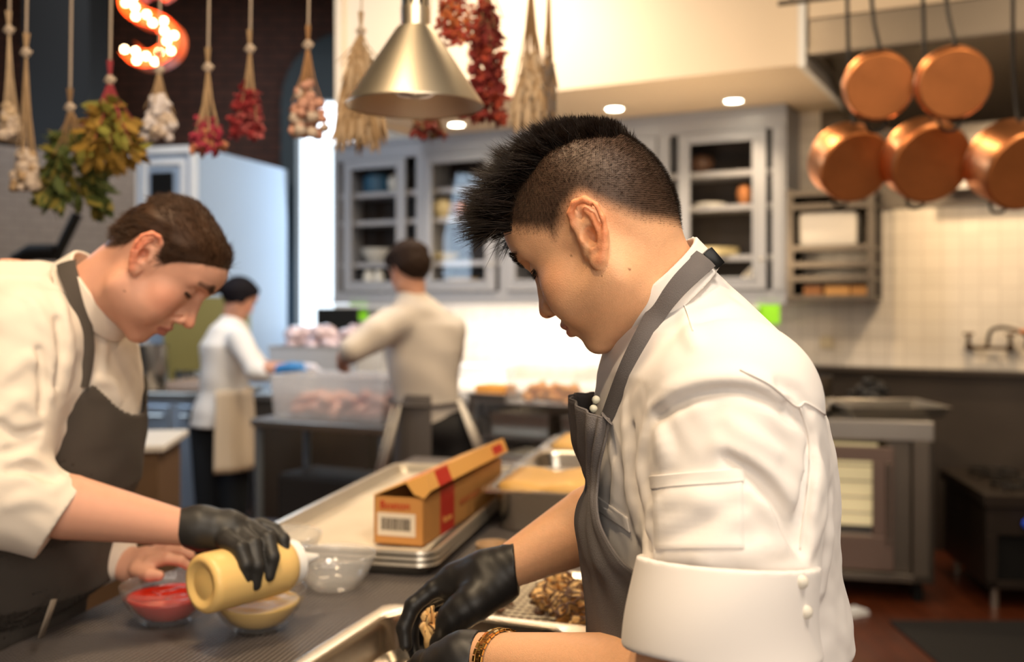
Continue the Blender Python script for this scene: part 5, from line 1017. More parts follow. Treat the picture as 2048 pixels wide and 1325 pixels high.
# woman: facing right, looking down
Dw=5.75; hw=basis(math.radians(28),math.radians(30)); how=P(478,598,Dw); Gw=dict(w=.95,nose=.9,brow=.5)
HLw=[(.080,.066),(.050,.040),(.030,.015),(.022,-.02),(.014,-.03),(.002,-.03),(-.012,-.03),(-.03,-.05),(-.05,-.075),(-.16,-.06),(-.16,.25),(.095,.25)]
locw=lambda p: ((p-how.astype(np.float32))@hw.astype(np.float32)/.95).astype(np.float32); zw=lambda py: px2z(py,Dw); xw=lambda px: px2x(px,Dw)
TSw=[(zw(638),xw(462),Dw,.05,.05),(zw(655),xw(458),Dw,.10,.12),(zw(690),xw(453),Dw,.145,.165),(zw(740),xw(452),Dw,.140,.155),(zw(780),xw(448),Dw,.130,.145),(zw(820),xw(440),Dw,.155,.165),(zw(850),xw(437),Dw,.165,.17)]
torw=lambda p: loft(p,TSw); SHw,ELw,HAw=P(480,680,5.60),P(512,742,5.52),P(565,740,5.45); SHv,ELv,HAv=P(470,675,5.92),P(520,735,5.9),P(605,738,5.55)
def jkw(p): d=smin(torw(p),cone(p,P(465,640,Dw),P(460,670,Dw),.055,.09),.05); d=smin(d,chain(p,[SHw,ELw,P(530,746,5.50)],[.07,.06,.052],.02),.05); d=smin(d,chain(p,[SHv,ELv],[.065,.055]),.05); return d+wavy(p,.004,15,4)
def bodw(p):
    d=head_sdf(locw(p),Gw)*.95; d=smin(d,cone(p,how+hw@np.array([-.02,0,-.03]),P(463,650,Dw),.048,.052),.03); d=smin(d,torw(p)+.03,.02); d=smin(d,chain(p,[SHw,ELw,HAw],[.045,.042,.028],.02),.02); d=smin(d,chain(p,[SHv,ELv,HAv],[.045,.042,.028],.02),.02)
    for x0 in (.08,-.08): d=smin(d,chain(p,[(xw(440)+x0,Dw,.80),(xw(445)+x0,Dw,.1)],[.075,.045]),.03)
    return d
c4=thing('person','woman with tied dark hair working at the far left of the prep table','person',(xw(445),Dw,0)); bpy.context.view_layer.update()
sdfobj('body',bodw,(-1.95,5.25,.04),(-1.10,6.15,1.75),.010,M_skin3,c4,lambda v: skin_color(locw(v),(.58,.30,.21),Gw,HLw,(.015,.010,.010)))
sdfobj('hair',lambda p: np.minimum(np.maximum(head_sdf(locw(p),{'ear':.01})*.95-.012,-hair_edge(locw(p)[:,0],locw(p)[:,2],HLw)+.002),ell(locw(p),(-.125,0,.01),(.045,.04,.045))*.95),how-.19,how+.18,.005,mat('black_tied_hair',(.006,.005,.008),.7,spec=.15),c4)
sdfobj('jacket',jkw,(-2.0,5.2,.74),(-1.10,6.15,1.50),.010,mat('white_jacket',(.78,.78,.78),.85),c4)
sdfobj('trousers',lambda p: smin(smin(cone(p,(xw(440)-.08,Dw,.82),(xw(445)-.08,Dw,.08),.098,.06),cone(p,(xw(440)+.08,Dw,.82),(xw(445)+.08,Dw,.08),.098,.06),.04),ell(p,(xw(440),Dw,.84),(.15,.14,.10)),.05),(-2.0,5.4,0),(-1.3,6.1,1.0),.011,mat('navy_trousers',(.006,.010,.016),.8),c4)
skirt('waist_apron',c4,M_ap4,xw(446),Dw,.165,.185,zw(775),zw(935),.22,-PI*.48,PI*.40)
gl=lambda p: smin(chain(p,[P(560,741,5.46),P(585,738,5.42),P(600,738,5.40)],[.035,.038,.03]),smin(chain(p,[P(598,736,5.40),P(612,742,5.38)],[.012,.01]),smin(chain(p,[P(598,742,5.40),P(610,750,5.38)],[.012,.01]),chain(p,[P(592,734,5.42),P(604,728,5.40)],[.013,.01]),.006),.006),.01)
sdfobj('glove',gl,(-1.45,5.25,.98),(-1.05,5.6,1.22),.006,mat('blue_glove',(.04,.22,.55),.4),c4)
gl2_=lambda p: smin(chain(p,[P(600,738,5.56),P(625,738,5.52)],[.034,.030]),smin(chain(p,[P(625,736,5.52),P(642,742,5.50)],[.012,.01]),chain(p,[P(622,744,5.52),P(636,750,5.5)],[.012,.01]),.006),.01)
sdfobj('glove',gl2_,(-1.30,5.35,.98),(-.95,5.7,1.22),.006,mat('pale_glove',(.6,.6,.7),.4),c4)
for s_ in (-.08,.08): sdfobj('shoe',lambda p: np.maximum(smin(cone(p,(xw(445)+s_-.03,Dw,.05),(xw(445)+s_+.13,Dw+.03,.035),.045,.038),ell(p,(xw(445)+s_,Dw,.08),(.055,.055,.05)),.03),-p[:,2]+.003),(xw(445)+s_-.15,Dw-.15,-.02),(xw(445)+s_+.25,Dw+.2,.15),.01,M_blackpl,c4)
# ---------------------------------------------------------------- main counter
CA=Vector((-.61,2.38,0)); RC=-math.radians(13.3)   # local frame: y along the counter, x across
MC=Matrix.Translation(CA)@Matrix.Rotation(RC,4,'Z'); CH=.95
t=thing('island_counter','long steel kitchen counter with a black ribbed top between the two front cooks','counter',CA,RC)
mb=MB(); mb.box((0,-1.75,CH-.05),(.93,1.15,CH-.006)); mb.build('worktop',M_steeld,t,bev=.006)
mb=MB(); mb.box((.06,-1.65,.12),(.87,1.05,CH-.05)); mb.build('cabinet_base',M_steeld,t)
for x in (.1,.83):
    for y in (-1.6,-.3,1.0): mb=MB(); mb.tube([(x,y,0),(x,y,.12)],.025,10); mb.build('leg',M_steel,t)
def matmat():
    m=mat('ribbed_black_rubber',(.035,.031,.031),.42,spec=.6); n=m.node_tree.nodes; l=m.node_tree.links; b=n['Principled BSDF']; tc=n.new('ShaderNodeTexCoord'); mp=n.new('ShaderNodeMapping'); mp.inputs['Scale'].default_value=(1,1,1); l.new(tc.outputs['Object'],mp.inputs[0])
    w=n.new('ShaderNodeTexWave'); w.wave_type='BANDS'; w.bands_direction='X'; w.inputs['Scale'].default_value=36; w.inputs['Distortion'].default_value=0; w2=n.new('ShaderNodeTexWave'); w2.bands_direction='Y'; w2.inputs['Scale'].default_value=50
    l.new(mp.outputs[0],w.inputs[0]); l.new(mp.outputs[0],w2.inputs[0]); mm=n.new('ShaderNodeMath'); mm.operation='MULTIPLY'; l.new(w.outputs['Fac'],mm.inputs[0]); l.new(w2.outputs['Fac'],mm.inputs[1])
    bp=n.new('ShaderNodeBump'); bp.inputs['Strength'].default_value=.9; bp.inputs['Distance'].default_value=.003; l.new(mm.outputs[0],bp.inputs['Height']); l.new(bp.outputs[0],b.inputs['Normal'])
    mx=n.new('ShaderNodeMix'); mx.data_type='RGBA'; mx.inputs[6].default_value=(.012,.010,.010,1); mx.inputs[7].default_value=(.42,.36,.335,1); l.new(mm.outputs[0],mx.inputs[0]); l.new(mx.outputs[2],b.inputs['Base Color']); return m
mb=MB(); mb.box((.005,-1.74,CH-.006),(.925,1.14,CH)); o=mb.build('counter_mat',matmat()); o.location=CA; o.rotation_euler=(0,0,RC); tag(o,'black ribbed rubber mat covering the front counter','mat')
# ---------------------------------------------------------------- sheet pans with the roll box
def rrect(sx,sy,r,n=6): 
    out=[]
    for (cx,cy,a0) in ((sx/2-r,sy/2-r,0),(-sx/2+r,sy/2-r,90),(-sx/2+r,-sy/2+r,180),(sx/2-r,-sy/2+r,270)):
        for k in range(n+1): a=math.radians(a0+90*k/n); out.append((cx+r*math.cos(a),cy+r*math.sin(a)))
    return out
def tray(name,label,loc,rz,sx,sy,h,m,group=None,r=.035,wall=.0018,flare=.014,rim=.009,cat='tray',floor_m=None):
    t=thing(name,label,cat,tuple(loc),rz,group); mb=MB(); rings=[]
    for (off,z) in ((-flare-.004,0),(-flare,.004),(0,h-.003),(rim,h),(rim+.002,h-.004),(rim,h+.0025),(0,h+.0015),(-flare-wall,.006),(-flare-.006,.0022)): rings.append([(x,y,z) for x,y in rrect(sx+2*off,sy+2*off,r+off*.5)])
    n=len(rings[0]); vs=[v for g in rings for v in g]; fs=[tuple(range(n))[::-1],tuple((len(rings)-1)*n+i for i in range(n))]+[(k*n+i,k*n+(i+1)%n,(k+1)*n+(i+1)%n,(k+1)*n+i) for k in range(len(rings)-1) for i in range(n)]
    mb.add(vs,fs); mb.build('pan_body',m,t,smooth='auto'); return t
TC=MC@Vector((0.245,.165,0)); RT=math.atan2(.978,.21)-PI/2
cen=Vector((-.2538,2.5,0)); 
for k,l in enumerate(['lowest aluminium sheet pan in the stack under the cardboard box','middle aluminium sheet pan in the stack under the cardboard box','top aluminium sheet pan carrying the cardboard box']):
    tray('sheet_pan',l,(cen.x,cen.y,CH+.012*k),RT,.405,1.0,.026,M_alu,'stacked sheet pans')
M_parch=mat('parchment',(.72,.62,.47),.7,noise=.22,nscale=5); mb=MB(); zt=CH+.024+.0032
vs=[];q=[];nx,ny=10,24
for i in range(nx):
    for j in range(ny): x=-.17+.34*i/(nx-1); y=-.46+.92*j/(ny-1); vs.append((x,y,.0035+.002*math.sin(x*30+y*9)+.002*math.sin(y*17)))
for i in range(nx-1):
    for j in range(ny-1): q.append((i*ny+j,(i+1)*ny+j,(i+1)*ny+j+1,i*ny+j+1))
mb.add(vs,q); o=mb.build('parchment_sheet',M_parch,smooth=True); o.location=(cen.x,cen.y,zt); o.rotation_euler=(0,0,RT); md=o.modifiers.new('s','SOLIDIFY'); md.thickness=.0008; tag(o,'crinkled baking paper lining the top sheet pan','paper')
M_kraft=mat('kraft_card',(.56,.26,.07),.65,noise=.06,nscale=20); M_kraftl=mat('printed_card_orange',(.80,.42,.11),.6,noise=.05); M_redp=mat('red_print',(.52,.022,.010),.55); M_label=mat('label_white',(.78,.68,.54),.6); M_ink=mat('dark_ink',(.03,.022,.02),.6); M_pinkp=mat('pale_red_print',(.62,.12,.10),.55)
bx=P(748,1086,2.105); e1=Vector((.104,-.028,0)); RB=math.atan2(.56,.163)-PI/2; BL,BWd,BH=.56,.112,.100
t=thing('cardboard_box','long kraft cardboard roll box with red print, lid ajar, on the sheet pans','box',(bx[0],bx[1],zt+.008),RB); w_=.0025
mb=MB(); mb.box((0,0,0),(BWd,BL,w_)); mb.box((0,0,0),(BWd,w_,BH)); mb.box((0,BL-w_,0),(BWd,BL,BH)); mb.box((0,0,0),(w_,BL,BH)); mb.box((BWd-w_,0,0),(BWd,BL,BH)); mb.build('carton',M_kraft,t)
la=math.atan2(.046,BWd)                               # lid hinged on the left edge, lifted at the right
Lm=Matrix.Translation((0,0,BH+.001))@Matrix.Rotation(-la,4,'Y'); LW=BWd+.014
ld=MB(); ld.box((0,-.002,0),(LW,BL+.002,w_)); ld.box((LW-w_,-.002,-.034),(LW,BL+.002,0)); lo=ld.build('lid',M_kraftl,t,M=Lm)
lf=MB(); lf.add([(LW-.045,-.004,0),(LW,-.004,0),(LW,-.004,-.034),(LW-.02,-.004,-.044),(LW-.038,-.004,-.028),(LW-.045,-.001,0),(LW,-.001,0),(LW,-.001,-.034),(LW-.02,-.001,-.044),(LW-.038,-.001,-.028)],[(0,1,2,3,4),(9,8,7,6,5)]+[(i,(i+1)%5,5+(i+1)%5,5+i) for i in range(5)]); lf.build('lid_tuck_flap',M_kraftl,lo,M=Lm)
for (p_,q_) in (((LW,.05,-.034),(LW+.0006,.13,.001)),((LW*.25,.09,w_),(LW,.16,w_+.0006)),((LW,.45,-.028),(LW+.0006,.53,-.006))): rp=MB(); rp.box(p_,q_); rp.build('red_print',M_redp,lo,M=Lm)
sb=MB(); sb.box((BWd,.10,0),(BWd+.0006,.19,BH)); sb.build('red_band',M_redp,t)
lb=MB(); lb.box((.008,-.0008,.018),(.094,0,.066)); lb.build('paper_label',M_label,t)
bc=MB(); R=random.Random(6); x=.018
while x<.080: wv_=R.choice([.0010,.0018,.0026]); bc.box((x,-.0014,.030),(x+wv_,-.0008,.056)); x+=wv_+R.choice([.0010,.0016])
bc.build('barcode',M_ink,t)
text('Boston',.024,M_redp,t,(.048,-.001,.082),(PI/2,0,0)); text('HEAVY DUTY FOIL WRAP',.022,mat('orange_print',(.42,.10,.03),.6),t,(BWd+.0008,.37,.046),(PI/2,0,PI/2),sx=1.15); text('Boston',.020,M_kraftl,t,(BWd+.001,.145,.030),(PI/2,0,PI/2),sx=.95)
# ---------------------------------------------------------------- bowls and sauces
M_bowl=clear_mat('ribbed_glass',(.88,.86,.83),.075,.06)
M_bowl2=clear_mat('ribbed_glass_lit',(.95,.93,.90),.20,.06)  # same glass, whiter body standing in for light caught by empty bowls
def ribbed_bowl(label,x,y,r=.079,h=.067):
    t=thing('glass_bowl',label,'bowl',(x,y,CH),group='ribbed glass bowls'); mb=MB(); n=144; prof=[(0,.0035,0),(.40,.0035,0),(.44,0,0),(.50,.001,.2),(.62,.010,.8),(.78,.026,1),(.90,.043,1),(.97,.056,1),(1.0,.0625,.2),(1.005,.064,0),(.99,.0655,0),(.968,.063,0),(.935,.054,0),(.865,.041,0),(.74,.027,0),(.58,.013,0),(.40,.0075,0),(0,.0072,0)]
    vs=[];fs=[];m=len(prof)
    for k in range(n):
        a=2*PI*k/n
        for pr,pz,rb in prof: rr=pr*r*(1+.016*rb*math.cos(a*48)); vs.append((rr*math.cos(a),rr*math.sin(a),pz*h/.0655))
    for k in range(n):
        for i in range(m-1): fs.append((k*m+i,((k+1)%n)*m+i,((k+1)%n)*m+i+1,k*m+i+1))
    mb.add(vs,fs); mb.build('glass',M_bowl if 'sauce' in label else M_bowl2,t,smooth=True); return t
def sauce(name,label,x,y,m,lev,seed,bump=.003,r=.079):
    R=random.Random(seed); mb=MB(); n=48; prof=[(.40,.0085),(.575,.0145),(.73,.0285),(.855,.0425)]; prof=[p for p in prof if p[1]<lev]; top=np.interp(lev,[.0085,.0145,.0285,.0425,.056],[.40,.575,.73,.855,.925]); vs=[];fs=[]
    rings=[(0,.0085)]+prof+[(top*.995,lev)]; tp=[(top*k,lev) for k in (.93,.8,.65,.5,.33,.16,0)]; m_=len(rings)+len(tp)
    for k in range(n):
        a=2*PI*k/n
        for i,(pr,pz) in enumerate(rings+tp):
            z=pz+(bump*(math.sin(pr*9+a*3+seed)+math.sin(a*2-pr*14)) if i>=len(rings) and pr>0 else (bump*math.sin(seed+2) if i>=len(rings) else 0)); vs.append((pr*r*.992*math.cos(a),pr*r*.992*math.sin(a),z))
    for k in range(n):
        for i in range(m_-1): fs.append((k*m_+i,((k+1)%n)*m_+i,((k+1)%n)*m_+i+1,k*m_+i+1))
    mb.add(vs,fs); o=mb.build(name,m,smooth=True); o.location=(x,y,CH); tag(o,label,'sauce'); bpy.context.view_layer.update(); return o
M_red=mat('tomato_sauce',(.62,.020,.006),.16,coat=.6,noise=.3,nscale=25,bump=.2,bscale=60); M_yel=mat('mustard_sauce',(.92,.60,.15),.35,coat=.0,noise=.05)
b1=P(337,1200,1.70); b2=P(517,1200,1.665); b3=P(668,1150,1.90); b4=P(566,1110,2.06)
ribbed_bowl('ribbed glass bowl of red sauce',b1[0],b1[1]); sauce('red_sauce','chunky red sauce filling the left glass bowl',b1[0],b1[1],M_red,.047,1,.0012)
ribbed_bowl('ribbed glass bowl of yellow sauce under the squeeze bottle',b2[0],b2[1]); sauce('yellow_sauce','smooth yellow sauce under the tilted squeeze bottle',b2[0],b2[1],M_yel,.046,2,.0009)
ribbed_bowl('empty ribbed glass bowl in front of the sheet pans',b3[0],b3[1]); ribbed_bowl('ribbed glass bowl half hidden behind the gloved fingers',b4[0],b4[1])
# squeeze bottle
bb=Vector(P(401,1170,1.53)); ax=Vector((.62,.784,-.015)).normalized(); q=ax.to_track_quat('Z','Y').to_matrix(); t=thing('squeeze_bottle','pale yellow squeeze bottle tilted over the yellow sauce, base to the viewer','bottle',tuple(bb))
mb=MB(); mb.lathe([(0,.0045),(.022,.0045),(.0245,.0055),(.027,.0035),(.031,.0025),(.034,.0005),(.037,0),(.0425,.002),(.0455,.007),(.0462,.014),(.0462,.140),(.045,.152),(.039,.163),(.034,.167)],n=56,M=q); mb.build('bottle_body',mat('mustard_plastic',(.80,.54,.20),.38,sss=.1,noise=.04,nscale=8),t,smooth=True)
mb=MB(); mb.lathe([(.036,.160),(.0375,.162),(.0375,.180),(.034,.183),(.016,.190),(.009,.215),(.0045,.232),(0,.232)],n=40,M=q); mb.build('nozzle_cap',mat('white_plastic',(.85,.83,.80),.4),t,smooth='auto')
# ---------------------------------------------------------------- big steel pan, wire rack, mushrooms, rear pans
R1=math.radians(-20); fl=Vector((-.194,1.586,0)); e1=Vector((math.cos(R1),math.sin(R1),0)); e2=Vector((-e1.y,e1.x,0))
def hotel(name,label,c,rz,sx,sy,h,m,r=.045,z=CH):
    t=thing(name,label,'pan',(c[0],c[1],z),rz); rings=[]
    for (off,zz,rr) in ((-.030,0,.05),(-.022,.004,.055),(-.016,h-.008,.05),(-.013,h-.002,.05),(-.010,h,.048),(.010,h,.022),(.0125,h-.004,.022),(.0115,h+.0022,.022),(-.010,h+.002,.048),(-.0145,h-.001,.05),(-.018,h-.010,.05),(-.0245,.014,.055),(-.036,.0025,.05)): rings.append([(x,y,zz) for x,y in rrect(sx+2*off,sy+2*off,rr,8)])
    n=len(rings[0]); mb=MB(); mb.add([v for g in rings for v in g],[tuple(range(n))[::-1],tuple((len(rings)-1)*n+i for i in range(n))]+[(k*n+i,k*n+(i+1)%n,(k+1)*n+(i+1)%n,(k+1)*n+i) for k in range(len(rings)-1) for i in range(n)]); mb.build('pan_body',m,t,smooth='auto'); return t
M_pan=mat('worn_pan_steel',(.60,.52,.42),.22,metal=1.,noise=.12,nscale=9)
c=fl+e1*.165-e2*.255; hotel('steel_pan','shallow rectangular steel pan in front, under the gloved hands',c,R1,.325,.50,.062,M_pan)
c2=fl+e1*.205+e2*.212; R2=R1+.06; tray('sheet_pan','rimmed sheet pan under the wire rack of roasted mushrooms',(c2.x,c2.y,CH),R2,.30,.41,.022,M_alu,cat='tray')
t=thing('wire_rack','pale wire cooling rack inside the sheet pan, roasted mushrooms on it','rack',(c2.x,c2.y,CH+.016),R2); M_wire=mat('cream_wire',(.80,.72,.55),.35,metal=.3)
mb=MB(); 
for i in range(20): x=-.132+.264*i/19; mb.tube([(x,-.185,0),(x,.185,0)],.0014,5)
for j in range(21): y=-.185+.37*j/20; mb.tube([(-.134,y,.0026),(.134,y,.0026)],.0015,5)
mb.build('wire_grid',M_wire,t); mb=MB(); mb.tube([(-.134,-.187,0),(.134,-.187,0),(.134,.187,0),(-.134,.187,0),(-.134,-.187,0)],.003,8); mb.build('outer_wire',M_wire,t)
mb=MB(); mb.box((-.13,-.185,0),(.13,.185,.003)); o=mb.build('pan_juices',mat('brown_drippings',(.10,.04,.012),.35,noise=.5,nscale=30)); o.location=(c2.x,c2.y,CH+.0035); o.rotation_euler=(0,0,R2); tag(o,'brown drippings under the wire rack','sauce')
ML=['roasted mushroom clump nearest the grey apron','roasted mushroom clump at the back of the wire rack','dark-edged mushroom clump in the middle of the pile','roasted mushroom clump on the left side of the pile','small charred mushroom clump at the near end of the pile','roasted mushroom clump tucked behind the pile']
for i,(px,py,D,r) in enumerate([(1150,1190,1.60,.050),(1120,1160,1.72,.050),(1130,1205,1.64,.046),(1090,1180,1.68,.036),(1165,1235,1.53,.034),(1165,1155,1.70,.045)]):
    p=P(px,py,D); p[2]=CH+.024; t=thing('roasted_mushroom',ML[i],'mushroom',tuple(p),group='roasted mushrooms on the wire rack'); cluster('x',t,(0,0,.004),26,r,20+i)
R=random.Random(12)
for i,(px,py) in enumerate([(1018,1212),(1000,1225),(1080,1230)]):
    p=onw(px,py,CH+.022); mb=MB(); mb.blob((0,0,.004),(.010,.007,.004),8,.2,None,i); o=mb.build('mushroom_crumb',M_mushd,smooth=True); o.location=p; tag(o,['crumb beside the black glove','crumb nearest the steel pan','crumb below the mushroom pile'][i]+' on the wire rack','crumb','mushroom crumbs')
RR=RC; M_panf=mat('bright_steel',(.66,.60,.52),.25,metal=1.)
for k,(yy,m,l,hh) in enumerate([(.13,'y','deep steel pan of yellow food behind the forearm',.10),(.46,'d','empty deep steel pan, second behind the forearm',.10),(.79,'y','deep steel pan furthest along the front counter',.10)]):
    c=MC@Vector((.715,yy+.12,0)); tt=hotel('deep_steel_pan',l,c,RR,.36,.30,hh,M_panf,z=CH)
    if m=='y':
        mb=MB(); vs=[];fs=[];n=12
        for i in range(n):
            for j in range(n): vs.append((-.145+.29*i/(n-1),-.115+.23*j/(n-1),.004*math.sin(i*1.3)+.004*math.sin(j*1.9+i)))
        for i in range(n-1):
            for j in range(n-1): fs.append((i*n+j,(i+1)*n+j,(i+1)*n+j+1,i*n+j+1))
        mb.add(vs,fs); o=mb.build('yellow_batter',mat('corn_yellow',(.72,.42,.12),.5,noise=.2),smooth=True); o.location=(c.x,c.y,CH+.066); o.rotation_euler=(0,0,RR); md=o.modifiers.new('s','SOLIDIFY'); md.thickness=.045; md.offset=-1; tag(o,['yellow food in the nearest deep pan behind the forearm','','yellow food in the furthest deep pan'][k],'food')
p=onw(1075,905,1.02); mb=MB(); mb.box((-.06,-.04,0),(.06,.04,.03),.01); o=mb.build('butter_block',mat('pale_butter',(.88,.70,.36),.4,sss=.1),smooth='auto'); c=MC@Vector((.70,.90,0)); o.location=(c.x,c.y,CH+.075); o.rotation_euler=(0,0,RR); tag(o,'pale butter-like block glowing in the furthest deep pan','food')
p=P(975,1108,1.52); mb=MB(); mb.lathe([(0,0),(.02,0),(.034,.012),(.036,.03),(.033,.03),(.030,.013),(0,.005)],n=28); o=mb.build('sauce_cup',mat('beige_ceramic',(.45,.30,.17),.5),smooth='auto'); pp=onw(985,1115,CH); o.location=(pp[0],pp[1],CH); tag(o,'small beige cup peeking out behind the far wrist','cup')
# ---------------------------------------------------------------- heat lamp
lp=P(830,214,2.06); t=thing('heat_lamp','brushed metal cone heat lamp hanging over the front counter','lamp',tuple(lp)); M_lamp=mat('champagne_metal',(.93,.82,.64),.36,metal=1.,noise=.04,nscale=3)
M_lampin=mat('lamp_inside',(.80,.70,.60),.45,metal=.7)
mb=MB(); mb.lathe([(.1425,0),(.143,.003),(.041,.158),(.036,.164),(.034,.164),(.038,.157),(.1405,.002)],n=96); mb.build('lamp_shade',M_lamp,t,smooth='auto')
mb=MB(); mb.lathe([(.139,.0035),(.037,.155),(0,.158)],n=64); mb.build('shade_lining',M_lampin,t,smooth=True)
mb=MB(); mb.lathe([(.030,.164),(.030,.205),(.0275,.207),(.0275,.34),(.020,.35),(0,.35)],n=40); mb.build('lamp_socket',M_lamp,t,smooth='auto')
for k in range(10): a=2*PI*k/10+.2; mb=MB(); c_=Vector((math.cos(a),math.sin(a),0)); s_=Vector((-c_.y,c_.x,0)); mb.add([c_*.0280+s_*x+Vector((0,0,z)) for z in (.205,.25) for x in (-.003,.003)]+[c_*.0272+s_*x+Vector((0,0,z)) for z in (.205,.25) for x in (-.003,.003)],[(0,1,3,2),(4,6,7,5),(0,4,5,1),(2,3,7,6),(0,2,6,4),(1,5,7,3)]); mb.build('vent_slot',M_black,t)
mb=MB(); mb.tube([(0,0,.35),(0,0,4.3-lp[2])],.006,8); mb.build('cord',M_black,t)
mb=MB(); mb.lathe([(0,-.002+.02),(.030,.021),(.048,.030),(.052,.040),(.044,.060),(.024,.100),(.02,.15)],n=40); mb.build('lamp_bulb',mat('reflector_bulb',(.8,.75,.7),.12,metal=.6,coat=1.),t,smooth=True)
# ---------------------------------------------------------------- marquee letter
t=thing('marquee_letter','orange marquee letter S studded with glowing bulbs','sign',tuple(P(304,52,4.6))); M_or=mat('orange_lacquer',(.85,.13,.02),.4,emit=(1,.16,.02),estr=.0)
path=cr([(.085,.165),(.05,.205),(-.02,.21),(-.085,.165),(-.085,.09),(-.03,.04),(.045,.01),(.095,-.05),(.085,-.135),(.02,-.185),(-.05,-.18),(-.10,-.125)],6); sc=1.0
mb=MB(); W_=.046; n=len(path); L_=[];R_=[]
for i,p_ in enumerate(path):
    d_=path[min(i+1,n-1)]-path[max(i-1,0)]; d_/=np.linalg.norm(d_); nn=np.array([-d_[1],d_[0]]); L_.append(p_+nn*W_); R_.append(p_-nn*W_)
vs=[];fs=[]
for i in range(n):
    for (pt,y) in ((L_[i],-.05),(L_[i],.06),(R_[i],.06),(R_[i],-.05),(R_[i]*.98+L_[i]*.02,-.05),(R_[i]*.96+L_[i]*.04,.02),(L_[i]*.96+R_[i]*.04,.02),(L_[i]*.98+R_[i]*.02,-.05)): vs.append((pt[0]*sc,y,pt[1]*sc*.86))
for i in range(n-1):
    for j in range(8): fs.append((i*8+j,i*8+(j+1)%8,(i+1)*8+(j+1)%8,(i+1)*8+j))
mb.add(vs,fs+[tuple(range(8)),tuple((n-1)*8+j for j in range(8))[::-1]]); mb.build('letter_channel',M_or,t)
M_bl=mat('warm_bulb',(1,1,1),.5,emit=(1,.66,.34),estr=16)
for i in range(24):
    f_=i/23*(n-1); p_=path[int(f_)]; k_=1 if i%2 else -1; d_=path[min(int(f_)+1,n-1)]-path[max(int(f_)-1,0)]; d_/=np.linalg.norm(d_); nn=np.array([-d_[1],d_[0]])*.017*k_; bm_=MB(); bm_.blob(((p_[0]+nn[0])*sc,-.035,(p_[1]+nn[1])*sc*.86),.0150,10); bm_.build('bulb',M_bl,t,smooth=True)
mb=MB(); mb.tube([(0,.03,.2),(0,.03,4.3-px2z(40,4.6))],.006,6); mb.build('hanger',M_black,t)
# ---------------------------------------------------------------- dried bunches hanging from a rail
YR=2.6; rl=MB(); rl.tube([(-1.75,YR,2.62),(.55,YR,2.62)],.012,10)
for x in (-1.7,-.6,.5): rl.tube([(x,YR,2.62),(x,YR,4.3)],.006,6)
tag(rl.build('hanging_rail',M_steel),'thin steel rail above the counter holding the dried bunches','rail')
M_str=mat('twine',(.42,.34,.27),.8); M_stem=mat('dry_stem',(.20,.11,.035),.8,noise=.3,nscale=30)
def petal(mb,c,d,L,w,R,curl=.3):
    d=Vector(d).normalized(); s=d.cross(Vector((R.uniform(-1,1),R.uniform(-1,1),R.uniform(-1,1)))).normalized(); n_=s.cross(d); c=Vector(c)
    pts=[c,c+d*L*.35+s*w*.5+n_*w*curl*.3,c+d*L*.7+s*w*.4+n_*w*curl,c+d*L+n_*w*curl*1.5,c+d*L*.7-s*w*.4+n_*w*curl,c+d*L*.35-s*w*.5+n_*w*curl*.3]; q_=[p_+n_*.0012 for p_ in pts]; mb.add(pts+q_,[(0,1,2,3,4,5),(11,10,9,8,7,6)]+[(i,(i+1)%6,6+(i+1)%6,6+i) for i in range(6)])
